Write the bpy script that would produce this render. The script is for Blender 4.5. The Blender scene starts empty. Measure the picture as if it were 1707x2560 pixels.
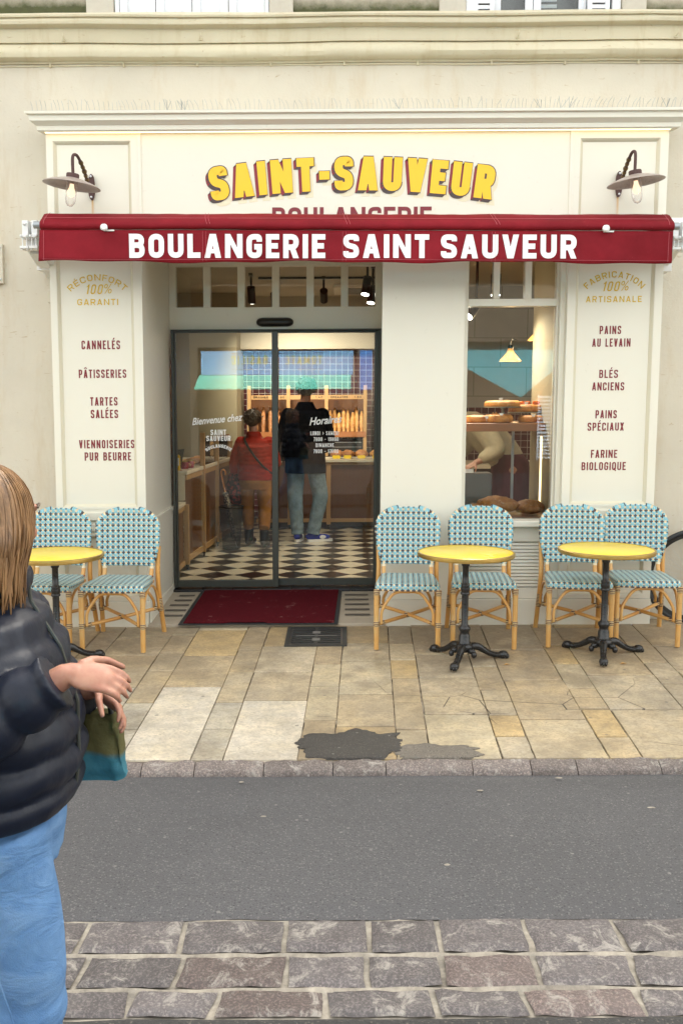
import bpy, bmesh, math, random
from mathutils import Vector, Matrix, noise
random.seed(7)
R = math.radians
sc = bpy.context.scene
COL = sc.collection

# ------------------------------------------------------------------ camera, sky, sun, exposure
SLOPE = 0.0099                       # the street climbs gently to the right
cam_d = bpy.data.cameras.new('camera')
cam = bpy.data.objects.new('camera', cam_d); COL.objects.link(cam)
cam_d.sensor_fit = 'VERTICAL'; cam_d.sensor_height = 36.0
cam_d.lens = 36.0 * 2425 / 2560
cam_d.clip_start = 0.05; cam_d.clip_end = 600
cam.rotation_mode = 'QUATERNION'
cam.matrix_world = (Matrix.Translation((0, -7.0, 1.65)) @ Matrix.Rotation(R(90 - 6.6), 4, 'X')
                    @ Matrix.Rotation(0.0044, 4, 'Z'))
sc.camera = cam

SUN_EL, SUN_AZ = R(43), R(14)        # the sun stands behind the house: this side of the street is in open shade
world = bpy.data.worlds.new('World'); sc.world = world
world.use_nodes = True
wn = world.node_tree.nodes; wl = world.node_tree.links
bg = wn['Background']
sky_t = wn.new('ShaderNodeTexSky'); sky_t.sky_type = 'NISHITA'; sky_t.sun_disc = False
sky_t.sun_elevation = SUN_EL; sky_t.sun_rotation = SUN_AZ
sky_t.dust_density = 4.0; sky_t.air_density = 1.2
hs = wn.new('ShaderNodeHueSaturation'); hs.inputs['Saturation'].default_value = 0.22
wl.new(sky_t.outputs['Color'], hs.inputs['Color']); wb = wn.new('ShaderNodeMix'); wb.data_type = 'RGBA'; wb.blend_type = 'MULTIPLY'; wb.inputs[0].default_value = 1.0; wb.inputs[7].default_value = (1.035, 1.0, .915, 1)   # the camera's warm white balance
wl.new(hs.outputs['Color'], wb.inputs[6]); wl.new(wb.outputs[2], bg.inputs['Color'])
bg.inputs['Strength'].default_value = 0.14
sun_d = bpy.data.lights.new('sun', 'SUN'); sun_d.energy = 5.0; sun_d.angle = R(0.5)
sun_d.color = (1.0, 0.93, 0.82)
sun = bpy.data.objects.new('sun', sun_d); COL.objects.link(sun)
sun.rotation_euler = (R(90) - SUN_EL, 0, -(SUN_AZ - math.pi))
sc.view_settings.view_transform = 'Standard'; sc.view_settings.look = 'None'
sc.view_settings.gamma = 1; sc.view_settings.exposure = 2.56
sc.cycles.max_bounces = 8; sc.cycles.transparent_max_bounces = 16; sc.cycles.glossy_bounces = 4
sc.cycles.diffuse_bounces = 4; sc.cycles.caustics_reflective = False; sc.cycles.caustics_refractive = False
sc.cycles.use_denoising = True; sc.cycles.sample_clamp_indirect = 6

# ------------------------------------------------------------------ helpers
def thing(name, label=None, cat=None, loc=(0, 0, 0), rz=0, group=None, kind=None):
    o = bpy.data.objects.new(name, None); COL.objects.link(o)
    o.empty_display_size = 0.1
    o.location = loc; o.rotation_euler = (0, 0, rz)
    return tag(o, label, cat, group, kind)

def tag(o, label=None, cat=None, group=None, kind=None):
    if label: o['label'] = label
    if cat: o['category'] = cat
    if group: o['group'] = group
    if kind: o['kind'] = kind
    return o

def base_of(p):
    v = Vector((0, 0, 0))
    while p is not None:
        v += p.location; p = p.parent
    return v

class MB:
    """collects shapes; build() links them as one mesh object"""
    def __init__(s): s.bm = bmesh.new()
    def face(s, vs, m=0):
        f = s.bm.faces.new([s.bm.verts.new(v) for v in vs]); f.material_index = m; return f
    def box(s, x0, x1, y0, y1, z0, z1, m=0):
        p = [s.bm.verts.new((x, y, z)) for x in (x0, x1) for y in (y0, y1) for z in (z0, z1)]
        for q in ((0,1,3,2), (4,6,7,5), (0,4,5,1), (2,3,7,6), (0,2,6,4), (1,5,7,3)):
            f = s.bm.faces.new([p[i] for i in q]); f.material_index = m
        return s
    def prism(s, pts, axis, a0, a1, m=0):
        """extrude a 2-D outline along an axis ('x': pts are (y,z), 'y': (x,z), 'z': (x,y))"""
        def P(p, a): return {'x': (a, p[0], p[1]), 'y': (p[0], a, p[1]), 'z': (p[0], p[1], a)}[axis]
        A = [s.bm.verts.new(P(p, a0)) for p in pts]; B = [s.bm.verts.new(P(p, a1)) for p in pts]
        n = len(pts)
        for f in (s.bm.faces.new(A), s.bm.faces.new(B)): f.material_index = m
        for i in range(n):
            f = s.bm.faces.new((A[i], A[(i+1) % n], B[(i+1) % n], B[i])); f.material_index = m
        return s
    def rings(s, rings, closed=False, caps=True, m=0):
        vs = [[s.bm.verts.new(v) for v in r] for r in rings]
        n = len(vs[0]); K = len(vs)
        for k in range(K if closed else K - 1):
            a, b = vs[k], vs[(k+1) % K]
            for i in range(n):
                f = s.bm.faces.new((a[i], a[(i+1) % n], b[(i+1) % n], b[i])); f.material_index = m
        if caps and not closed:
            for r in (vs[0], vs[-1]):
                f = s.bm.faces.new(r); f.material_index = m
        return s
    def tube(s, pts, r, n=10, m=0, closed=False, caps=True, flat=1.0):
        pts = [Vector(p) for p in pts]; K = len(pts)
        rr = r if isinstance(r, (list, tuple)) else [r] * K
        T = []
        for i in range(K):
            if closed: d = pts[(i+1) % K] - pts[i-1]
            else: d = pts[min(i+1, K-1)] - pts[max(i-1, 0)]
            T.append(d.normalized() if d.length > 1e-9 else Vector((0, 0, 1)))
        u = T[0].orthogonal().normalized(); out = []
        for i in range(K):
            u = (u - T[i] * u.dot(T[i]))
            u = u.normalized() if u.length > 1e-6 else T[i].orthogonal().normalized()
            w = T[i].cross(u)
            out.append([pts[i] + u * (rr[i] * math.cos(2*math.pi*j/n)) + w * (rr[i] * flat * math.sin(2*math.pi*j/n)) for j in range(n)])
        return s.rings(out, closed, caps, m)
    def lathe(s, prof, c=(0, 0, 0), n=24, m=0, caps=True, axis=None):
        """prof: (radius, height) pairs round a vertical axis (or any axis)"""
        c = Vector(c); ax = Vector(axis).normalized() if axis else Vector((0, 0, 1))
        q = Vector((0, 0, 1)).rotation_difference(ax)
        out = []
        for r, h in prof:
            out.append([c + q @ Vector((r*math.cos(2*math.pi*j/n), r*math.sin(2*math.pi*j/n), h)) for j in range(n)])
        return s.rings(out, False, caps, m)
    def ell(s, c, rx, ry, rz, n=16, k=10, m=0, rot=None, fn=None):
        c = Vector(c); out = []
        for i in range(1, k):
            a = math.pi * i / k
            ring = []
            for j in range(n):
                b = 2*math.pi*j/n
                d = Vector((math.sin(a)*math.cos(b), math.sin(a)*math.sin(b), -math.cos(a)))
                f = fn(d) if fn else 1.0
                v = Vector((d.x*rx*f, d.y*ry*f, d.z*rz*f))
                ring.append(c + (rot @ v if rot else v))
            out.append(ring)
        return s.rings(out, False, True, m)
    def build(s, name, mats, parent=None, smooth=None, bevel=0, seg=2, solid=0, local=False, fix=True):
        if fix: bmesh.ops.recalc_face_normals(s.bm, faces=s.bm.faces)
        if parent is not None and not local:
            bmesh.ops.translate(s.bm, vec=-base_of(parent), verts=s.bm.verts)
        me = bpy.data.meshes.new(name); s.bm.to_mesh(me); s.bm.free()
        for mt in (mats if isinstance(mats, (list, tuple)) else [mats]): me.materials.append(mt)
        if smooth is not None:
            me.shade_smooth(); me.set_sharp_from_angle(angle=R(smooth))
        o = bpy.data.objects.new(name, me); COL.objects.link(o)
        if parent is not None: o.parent = parent
        if bevel:
            b = o.modifiers.new('bevel', 'BEVEL'); b.width = bevel; b.segments = seg
            b.limit_method = 'ANGLE'; b.angle_limit = R(40)
        if solid:
            b = o.modifiers.new('solid', 'SOLIDIFY'); b.thickness = solid
        return o

def fuse(mb, voxel, smooth_it=4, decimate=0):
    """melt intersecting closed shapes into one continuous skin"""
    bmesh.ops.recalc_face_normals(mb.bm, faces=mb.bm.faces)
    me = bpy.data.meshes.new('tmp'); mb.bm.to_mesh(me); mb.bm.free()
    o = bpy.data.objects.new('tmp', me); COL.objects.link(o)
    r = o.modifiers.new('r', 'REMESH'); r.mode = 'VOXEL'; r.voxel_size = voxel; r.use_smooth_shade = True
    if smooth_it:
        q = o.modifiers.new('s', 'SMOOTH'); q.iterations = smooth_it; q.factor = 0.5
    dg = bpy.context.evaluated_depsgraph_get()
    m2 = bpy.data.meshes.new_from_object(o.evaluated_get(dg))
    bpy.data.objects.remove(o); bpy.data.meshes.remove(me)
    out = MB(); out.bm.from_mesh(m2); bpy.data.meshes.remove(m2)
    return out

def copy_tree(o, parent=None):
    c = o.copy(); COL.objects.link(c)
    if parent is not None: c.parent = parent
    for ch in list(o.children): copy_tree(ch, c)
    return c

def arcpts(c, r, a0, a1, n, plane='xz', ry=None):
    out = []
    for i in range(n + 1):
        a = R(a0 + (a1 - a0) * i / n); p = r * math.cos(a); q = (ry or r) * math.sin(a)
        out.append({'xz': (c[0]+p, c[1], c[2]+q), 'xy': (c[0]+p, c[1]+q, c[2]), 'yz': (c[0], c[1]+p, c[2]+q)}[plane])
    return out

def smoothpath(pts, n=6):
    """Catmull-Rom through the given points"""
    P = [Vector(p) for p in pts]; out = []
    for i in range(len(P) - 1):
        p0 = P[max(i-1, 0)]; p1 = P[i]; p2 = P[i+1]; p3 = P[min(i+2, len(P)-1)]
        for k in range(n):
            t = k / n
            out.append(0.5 * ((2*p1) + (p2-p0)*t + (2*p0-5*p1+4*p2-p3)*t*t + (3*p1-p0-3*p2+p3)*t**3))
    out.append(P[-1]); return out

# ------------------------------------------------------------------ materials
class G:
    """small node-graph writer"""
    def __init__(s, name):
        s.m = bpy.data.materials.new(name); s.m.use_nodes = True
        s.n = s.m.node_tree.nodes; s.l = s.m.node_tree.links
        s.b = s.n['Principled BSDF']; s.tc = None
    def set(s, sock, v):
        if isinstance(v, bpy.types.NodeSocket): s.l.new(v, sock)
        elif v is not None:
            if sock.type == 'RGBA' and len(v) == 3: v = (*v, 1)
            sock.default_value = v
    def coord(s, which='Object'):
        if s.tc is None: s.tc = s.n.new('ShaderNodeTexCoord')
        return s.tc.outputs[which]
    def mapping(s, vec, scale=(1, 1, 1), rot=(0, 0, 0)):
        q = s.n.new('ShaderNodeMapping'); s.set(q.inputs['Vector'], vec)
        q.inputs['Scale'].default_value = scale; q.inputs['Rotation'].default_value = rot
        return q.outputs[0]
    def noise(s, scale=5, detail=4, rough=.5, vec=None, dist=0):
        q = s.n.new('ShaderNodeTexNoise'); s.set(q.inputs['Vector'], vec or s.coord())
        q.inputs['Scale'].default_value = scale; q.inputs['Detail'].default_value = detail
        q.inputs['Roughness'].default_value = rough; q.inputs['Distortion'].default_value = dist
        return q.outputs['Fac']
    def voronoi(s, scale=5, feature='F1', out='Distance', vec=None, rand=1):
        q = s.n.new('ShaderNodeTexVoronoi'); q.feature = feature; s.set(q.inputs['Vector'], vec or s.coord())
        q.inputs['Scale'].default_value = scale; q.inputs['Randomness'].default_value = rand
        return q.outputs[out]
    def math(s, op, a, b=None, c=None):
        q = s.n.new('ShaderNodeMath'); q.operation = op
        s.set(q.inputs[0], a)
        if b is not None: s.set(q.inputs[1], b)
        if c is not None: s.set(q.inputs[2], c)
        return q.outputs[0]
    def ramp(s, fac, lo, hi):
        q = s.n.new('ShaderNodeMapRange'); s.set(q.inputs[0], fac)
        q.inputs[1].default_value = lo; q.inputs[2].default_value = hi
        return q.outputs[0]
    def mix(s, fac, a, b, mode='MIX'):
        q = s.n.new('ShaderNodeMix'); q.data_type = 'RGBA'; q.blend_type = mode
        s.set(q.inputs[0], fac); s.set(q.inputs[6], a); s.set(q.inputs[7], b)
        return q.outputs[2]
    def xyz(s, vec):
        q = s.n.new('ShaderNodeSeparateXYZ'); s.set(q.inputs[0], vec); return q.outputs
    def comb(s, x, y, z):
        q = s.n.new('ShaderNodeCombineXYZ')
        for i, v in enumerate((x, y, z)): s.set(q.inputs[i], v)
        return q.outputs[0]
    def attr(s, name):
        q = s.n.new('ShaderNodeAttribute'); q.attribute_name = name; return q.outputs['Color']
    def bump(s, h, strength=.3, dist=.01):
        q = s.n.new('ShaderNodeBump'); q.inputs['Strength'].default_value = strength
        q.inputs['Distance'].default_value = dist; s.set(q.inputs['Height'], h)
        s.l.new(q.outputs[0], s.b.inputs['Normal'])
    def out(s, col=None, rough=None, metal=None, emit=None, estr=0, spec=None):
        s.set(s.b.inputs['Base Color'], col); s.set(s.b.inputs['Roughness'], rough)
        s.set(s.b.inputs['Metallic'], metal); s.set(s.b.inputs['Specular IOR Level'], spec)
        if emit is not None:
            s.set(s.b.inputs['Emission Color'], emit); s.b.inputs['Emission Strength'].default_value = estr
        return s.m

def plain(name, c, rough=.5, var=.12, scale=12, bump=0, bscale=60, metal=0, spec=None, stretch=(1, 1, 1)):
    g = G(name); v = g.mapping(g.coord(), stretch)
    n = g.noise(scale, 5, .6, v)
    col = g.mix(n, tuple(x*(1-var) for x in c), tuple(min(1, x*(1+var)) for x in c))
    if bump: g.bump(g.noise(bscale, 6, .6, v), bump, .004)
    return g.out(col, g.math('ADD', g.math('MULTIPLY', n, .15), rough - .07), metal, spec=spec)

def glow(name, c, strength):
    g = G(name); return g.out((.02, .02, .02), .5, emit=c, estr=strength)

def glass(name, ior=1.6, tint=(.93, .95, .94), rough=0.0):
    g = G(name); n = g.n
    tr = n.new('ShaderNodeBsdfTransparent'); tr.inputs[0].default_value = (*tint, 1)
    gl = n.new('ShaderNodeBsdfGlossy'); gl.inputs['Roughness'].default_value = rough
    fr = n.new('ShaderNodeFresnel'); fr.inputs[0].default_value = ior
    mx = n.new('ShaderNodeMixShader')
    g.l.new(fr.outputs[0], mx.inputs[0]); g.l.new(tr.outputs[0], mx.inputs[1]); g.l.new(gl.outputs[0], mx.inputs[2])
    g.l.new(mx.outputs[0], n['Material Output'].inputs[0])
    return g.m

M = {}
def cream_paint(name, c):
    g = G(name); v = g.coord()
    n = g.noise(2.5, 5, .6, g.mapping(v, (1, 1, .35)))
    n2 = g.noise(35, 3, .6)
    spots = g.ramp(g.noise(26, 2, .4), .72, .78)
    col = g.mix(n, tuple(x*.955 for x in c), c)
    col = g.mix(g.math('MULTIPLY', spots, .12), col, (.45, .40, .30))
    g.bump(n2, .06, .003)
    return g.out(col, g.math('ADD', g.math('MULTIPLY', n2, .12), .32))
M['cream'] = cream_paint('cream_paint', (.79, .755, .645))
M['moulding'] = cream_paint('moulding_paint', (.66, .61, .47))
def plaster(name, c, dark):
    g = G(name)
    big = g.noise(1.3, 6, .6); fine = g.noise(55, 8, .7); mid = g.noise(9, 5, .6)
    st = g.noise(3, 5, .7, g.mapping(g.coord(), (2.4, 1, .5)))
    col = g.mix(g.ramp(big, .35, .65), c, tuple(x*.90 for x in c))
    col = g.mix(g.math('MULTIPLY', g.ramp(st, .53, .74), .6), col, dark)
    scratch = g.ramp(g.noise(14, 3, .5, g.mapping(g.coord(), (1, 1, 3.5)), 1.2), .69, .74)
    col = g.mix(g.math('MULTIPLY', scratch, .6), col, (.42, .30, .16))
    g.bump(g.math('ADD', g.math('MULTIPLY', fine, .6), mid), .55, .008)
    return g.out(col, .85)
M['plaster'] = plaster('rough_cream_plaster', (.65, .59, .48), (.55, .45, .31))
M['cornice'] = plaster('yellowed_cornice_plaster', (.68, .61, .44), (.50, .40, .22))
g = G('weathered_stone')
zz = g.xyz(g.coord())[2]
low = g.math('SUBTRACT', 1.0, g.ramp(g.math('ADD', zz, g.math('MULTIPLY', g.noise(9, 6, .7), .10)), 4.475, 4.56))
col = g.mix(g.noise(12, 6, .6), (.42, .36, .28), (.56, .50, .41))
moss = g.mix(g.noise(20, 4), (.05, .05, .03), (.09, .10, .03))
g.bump(g.noise(40, 8, .7), .6, .01)
M['stone'] = g.out(g.mix(low, col, moss), .9)
M['stoneclean'] = plain('pale_dressed_stone', (.50, .46, .39), .9, .15, 18, .5, 50)
M['shutter'] = plain('white_shutter_paint', (.74, .75, .78), .5, .05, 9, .1)
M['maroon'] = plain('maroon_sign_paint', (.20, .012, .022), .45, .06)
M['maroonlight'] = plain('crimson_sign_paint', (.24, .008, .022), .45, .06)
M['brownblack'] = plain('dark_brown_sign_paint', (.06, .035, .035), .45, .06)
M['yellowpaint'] = plain('golden_yellow_sign_paint', (.93, .545, .010), .4, .03)
M['ochre'] = plain('ochre_sign_paint', (.70, .46, .02), .45, .05)
M['creamshadow'] = plain('pale_sand_sign_paint', (.76, .69, .50), .5, .03)
M['white'] = plain('white_sign_vinyl', (.86, .86, .86), .45, .02)
M['whitemetal'] = plain('white_powder_coat', (.78, .78, .76), .4, .05, 20)
M['doorframe'] = plain('dark_olive_grey_aluminium', (.045, .048, .04), .38, .08, 30)
M['black'] = plain('satin_black_plastic', (.012, .012, .012), .3, .1)
M['castiron'] = plain('black_painted_cast_iron', (.012, .012, .013), .28, .2, 40, .25, 120)
g = G('brass_edge'); M['brass'] = g.out(g.mix(g.noise(30), (.42, .28, .08), (.62, .45, .16)), .34, .9)
M['glass'] = glass('window_glass', 1.5, (.93, .95, .94))
M['clearglass'] = glass('clear_glass', 1.45, (.97, .97, .97))
M['steel'] = plain('galvanised_steel', (.55, .56, .57), .35, .1, 30, metal=.9)
M['zinc'] = plain('grey_zinc', (.35, .38, .40), .4, .15, 20, metal=.6)
M['rust'] = plain('rusty_brown_metal', (.10, .055, .05), .75, .5, 60, .5, 150, metal=.3)
g = G('awning_canvas')
wv = g.math('SINE', g.math('MULTIPLY', g.xyz(g.coord())[0], 1900.0))
n = g.ramp(g.noise(2.6, 6, .65), .3, .7)
col = g.mix(n, (.150, .004, .009), (.25, .009, .018))
col = g.mix(g.math('MULTIPLY', g.ramp(g.noise(40, 4), .7, .8), .25), col, (.45, .10, .10))
g.bump(g.math('ADD', g.noise(160, 2), g.math('MULTIPLY', g.noise(5, 3), 4.0)), .18, .004)
M['canvas'] = g.out(col, .72, spec=.2)
M['stitch'] = plain('pink_stitching', (.50, .12, .14), .7)
# varnished rattan
g = G('honey_rattan'); v = g.mapping(g.coord(), (1, 1, .15))
n = g.noise(40, 5, .6, v); n2 = g.noise(7, 3)
col = g.mix(n, (.52, .24, .055), (.70, .38, .11)); col = g.mix(g.ramp(n2, .4, .8), col, (.60, .40, .17))
knot = g.ramp(g.math('ABSOLUTE', g.math('SINE', g.math('MULTIPLY', g.xyz(g.coord())[2], 21.0))), .03, 0.0)
col = g.mix(g.math('MULTIPLY', knot, .4), col, (.25, .10, .02))
g.bump(n, .1, .002)
M['rattan'] = g.out(col, .3)
def bands(name, k):
    g = G(name); c = g.xyz(g.coord())
    s_ = g.math('FRACT', g.math('MULTIPLY', c[2], k))
    return g.out(g.mix(g.math('GREATER_THAN', s_, .55), (.07, .02, .015), (.66, .50, .27)), .4)
M['binding'] = bands('striped_cane_binding', 88.0)
M['bindcream'] = plain('cream_cane_wrap', (.70, .60, .42), .45, .15, 30, .4, 200, stretch=(.2, .2, 3))
# woven seat: a lattice of dark crosses and cream knots on blue strands
g = G('blue_woven_cane')
uv = g.n.new('ShaderNodeUVMap').outputs[0]; u, v, _ = g.xyz(uv)
fu = g.math('SUBTRACT', g.math('FRACT', g.math('MULTIPLY', u, 1/.0372)), .5)
fv = g.math('SUBTRACT', g.math('FRACT', g.math('MULTIPLY', v, 1/.0385)), .5)
au = g.math('ABSOLUTE', fu); av = g.math('ABSOLUTE', fv)
LT = lambda a, b: g.math('LESS_THAN', a, b)
AND = lambda a, b: g.math('MULTIPLY', a, b)
OR = lambda a, b: g.math('MAXIMUM', a, b)
cross = OR(AND(LT(au, .10), LT(av, .36)), AND(LT(av, .10), LT(au, .34)))
# cream knots sit midway between crosses, in both directions
gu = g.math('SUBTRACT', .5, au); gv = g.math('SUBTRACT', .5, av)
kn1 = LT(g.math('ADD', g.math('POWER', g.math('MULTIPLY', gu, 5.2), 2.0), g.math('POWER', g.math('MULTIPLY', av, 4.0), 2.0)), 1.0)
kn2 = AND(LT(gv, .10), LT(au, .22))
diag = g.math('FRACT', g.math('MULTIPLY', g.math('ADD', fu, fv), 4.0))
diag2 = g.math('FRACT', g.math('MULTIPLY', g.math('SUBTRACT', fu, fv), 4.0))
blue = g.mix(g.noise(9, 3), (.13, .39, .51), (.21, .48, .58))
blue = g.mix(LT(diag, .28), blue, (.42, .64, .64)); blue = g.mix(LT(diag2, .14), blue, (.08, .30, .40))
col = g.mix(kn2, blue, (.62, .50, .32)); col = g.mix(kn1, col, (.78, .60, .36)); col = g.mix(cross, col, (.055, .032, .034))
h = g.math('ADD', g.math('MULTIPLY', g.math('COSINE', g.math('MULTIPLY', fu, 6.283)), g.math('COSINE', g.math('MULTIPLY', fv, 6.283))), g.math('MULTIPLY', cross, .4))
g.bump(h, .55, .003)
M['weave'] = g.out(col, .38)
g = G('yellow_table_laminate'); n = g.noise(3)
M['tabletop'] = g.out(g.mix(n, (.93, .655, .045), (.95, .70, .065)), g.math('ADD', .2, g.math('MULTIPLY', g.noise(20), .06)), spec=.22)
# paving: a colour per slab in the 'slab' attribute
g = G('limestone_paving')
sl = g.attr('slab'); n = g.noise(5, 8, .7); n2 = g.noise(60, 6, .7); n3 = g.noise(2.1, 5, .6)
c = g.mix(g.ramp(n, .35, .7), sl, g.mix(1.0, sl, (1.12, 1.05, .86), 'MULTIPLY'))
c = g.mix(g.math('MULTIPLY', g.ramp(g.noise(16, 7, .75), .44, .58), .55), c, g.mix(1.0, sl, (.70, .67, .64), 'MULTIPLY'))
c = g.mix(g.math('MULTIPLY', g.ramp(g.noise(8, 6, .7, g.mapping(g.coord(), (1, 1, 1), (0, 0, 1.1))), .50, .62), .5), c, g.mix(1.0, sl, (1.30, 1.22, 1.10), 'MULTIPLY'))
c = g.mix(g.math('MULTIPLY', g.ramp(n2, .48, .62), .6), c, g.mix(1.0, sl, (.60, .58, .56), 'MULTIPLY'))
c = g.mix(g.math('MULTIPLY', g.ramp(n3, .47, .62), .34), c, (.17, .15, .12))
pits = g.ramp(g.voronoi(26), .14, .06); pm = g.ramp(g.noise(3.3, 3), .46, .56)
c = g.mix(g.math('MULTIPLY', g.math('MULTIPLY', pits, pm), .55), c, (.10, .09, .08))
gum = g.ramp(g.voronoi(5.1), .06, .045)
c = g.mix(g.math('MULTIPLY', gum, .6), c, (.07, .065, .07))
crk = g.ramp(g.voronoi(2.3, 'DISTANCE_TO_EDGE', vec=g.mapping(g.coord(), (1, 1.4, 1))), .010, .002)
cm = g.math('MULTIPLY', g.ramp(g.noise(1.5, 2), .52, .56), g.math('MULTIPLY', g.math('LESS_THAN', g.xyz(sl)[0], .5), g.math('MULTIPLY', g.ramp(g.xyz(g.coord())[1], -1.2, -1.7), g.math('GREATER_THAN', g.xyz(g.coord())[0], -.15))))
wy = g.xyz(g.coord())[1]; near = g.ramp(wy, -1.7, .1)
px_, py_, _z = g.xyz(g.coord()); ex = g.math('DIVIDE', g.math('SUBTRACT', px_, .16), .58); ey = g.math('DIVIDE', g.math('ADD', py_, 2.42), .34)
spill = g.ramp(g.math('ADD', g.math('MULTIPLY', ex, ex), g.math('MULTIPLY', ey, ey)), 1.0, .25)
grime = g.ramp(g.math('ADD', g.math('ADD', g.noise(2.7, 8, .72), g.math('MULTIPLY', near, .17)), g.math('MULTIPLY', spill, .20)), .49, .63)
c = g.mix(g.math('MULTIPLY', grime, g.math('ADD', .16, g.math('MULTIPLY', g.math('LESS_THAN', g.xyz(sl)[0], .5), .32))), c, g.mix(g.noise(13, 4), (.125, .095, .062), (.20, .155, .105)))
c = g.mix(g.math('MULTIPLY', crk, cm), c, (.05, .04, .03))
g.bump(g.math('ADD', g.math('ADD', n2, g.math('MULTIPLY', n, 2.0)), g.math('MULTIPLY', g.math('MULTIPLY', crk, cm), -3.0)), .35, .004)
M['paving'] = g.out(c, g.math('ADD', .42, g.math('MULTIPLY', n2, .3)))
g = G('joint_mortar'); n = g.noise(6, 5, .6)
M['joint'] = g.out(g.mix(g.ramp(n, .42, .6), (.075, .06, .045), (.48, .42, .33)), .95)
def asphalt(name, c, agg):
    g = G(name)
    n = g.noise(1.4, 6, .6, g.mapping(g.coord(), (.5, 1, 1))); f = g.noise(190, 3, .7)
    vor = g.voronoi(120, out='Color'); cell = g.xyz(vor)[0]; d = g.voronoi(120)
    col = g.mix(g.ramp(n, .3, .7), tuple(x*.80 for x in c), tuple(x*1.16 for x in c))
    sm = g.noise(2.2, 5, .6, g.mapping(g.coord(), (.12, 2.2, 1))); col = g.mix(g.math('MULTIPLY', g.ramp(sm, .52, .70), .35), col, tuple(x*.6 for x in c))
    pt = g.noise(5, 6, .7); col = g.mix(g.math('MULTIPLY', g.ramp(pt, .56, .70), .35), col, tuple(x*1.5 for x in c))
    col = g.mix(g.ramp(f, .35, .75), tuple(x*.55 for x in c), col)
    st = g.math('MULTIPLY', g.math('GREATER_THAN', cell, .80), g.ramp(d, .55, .35))
    col = g.mix(g.math('MULTIPLY', st, .26), col, agg)
    st2 = g.math('MULTIPLY', g.math('LESS_THAN', cell, .10), g.ramp(d, .5, .3))
    col = g.mix(g.math('MULTIPLY', st2, .7), col, (.025, .025, .027))
    big = g.math('MULTIPLY', g.math('GREATER_THAN', g.xyz(g.voronoi(26, out='Color'))[1], .93), g.ramp(g.voronoi(26), .22, .14))
    col = g.mix(g.math('MULTIPLY', big, .3), col, (.42, .40, .36))
    g.bump(g.math('ADD', g.math('MULTIPLY', d, .8), f), .7, .004)
    return g.out(col, .72)
M['asphalt'] = asphalt('worn_asphalt', (.120, .117, .122), (.34, .32, .30))
M['asphaltdark'] = asphalt('coarse_dark_asphalt', (.060, .058, .058), (.36, .31, .25))
M['patch'] = asphalt('black_asphalt_patch', (.072, .064, .056), (.20, .17, .14))
def cobble(name):
    g = G(name); sl = g.attr('slab')
    n = g.noise(14, 8, .75, g.mapping(g.coord(), (1, .6, 1), (0, 0, .5)), .6); f = g.noise(120, 5, .7)
    c = g.mix(g.ramp(n, .4, .7), g.mix(1.0, sl, (.7, .68, .68), 'MULTIPLY'), sl)
    c = g.mix(g.math('MULTIPLY', g.ramp(f, .48, .66), .75), c, g.mix(1.0, sl, (2.3, 2.2, 2.15), 'MULTIPLY'))
    c = g.mix(g.math('MULTIPLY', g.ramp(g.noise(10, 8, .8, None, .8), .53, .62), .75), c, (.42, .385, .34))
    g.bump(g.math('ADD', n, g.math('MULTIPLY', f, .5)), .8, .01)
    return g.out(c, .6)
M['cobble'] = cobble('porphyry_setts')
g = G('pale_mortar'); n = g.math('ADD', g.math('MULTIPLY', g.noise(30, 6, .7), .5), g.math('MULTIPLY', g.noise(5, 5, .7), .5))
M['mortar'] = g.out(g.mix(g.ramp(n, .35, .65), (.17, .15, .125), (.46, .41, .335)), .95)
g.bump(n, .6, .006)
g = G('red_brush_mat'); n = g.noise(260, 3, .7); w = g.noise(7, 6, .7)
c = g.mix(g.ramp(n, .35, .65), (.016, .003, .005), (.17, .012, .020))
c = g.mix(g.math('MULTIPLY', g.ramp(w, .60, .72), g.ramp(g.noise(60, 3), .45, .62)), c, (.40, .22, .20))
g.bump(n, .9, .006); M['mat'] = g.out(c, .95, spec=.08)
M['rubber'] = plain('black_rubber', (.02, .022, .024), .6, .3, 40, .3)
M['led'] = glow('warm_led', (1.0, .74, .36), .62)
M['bulb'] = glow('warm_filament_bulb', (1.0, .70, .44), .30)
M['spotglow'] = glow('white_spot_lens', (1.0, .93, .80), 5.0)
M['rack_light'] = glow('warm_pendant_bulb', (1.0, .66, .28), 1.6)

# ------------------------------------------------------------------ lettering: a condensed block alphabet drawn with strokes
def fillet(pts, rad, closed=False, n=5):
    out = []; K = len(pts)
    for i, p in enumerate(pts):
        r = rad[i] if isinstance(rad, (list, tuple)) else rad
        if r <= 0 or (not closed and i in (0, K-1)): out.append(Vector(p)); continue
        P = Vector(p); A = Vector(pts[i-1]); B = Vector(pts[(i+1) % K])
        a = (A-P); b = (B-P); r = min(r, a.length*.5, b.length*.5)
        a.normalize(); b.normalize()
        for k in range(n+1):
            t = k/n; out.append(P + a*r*(1-t)**2 + b*r*t**2)
    return out

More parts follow.
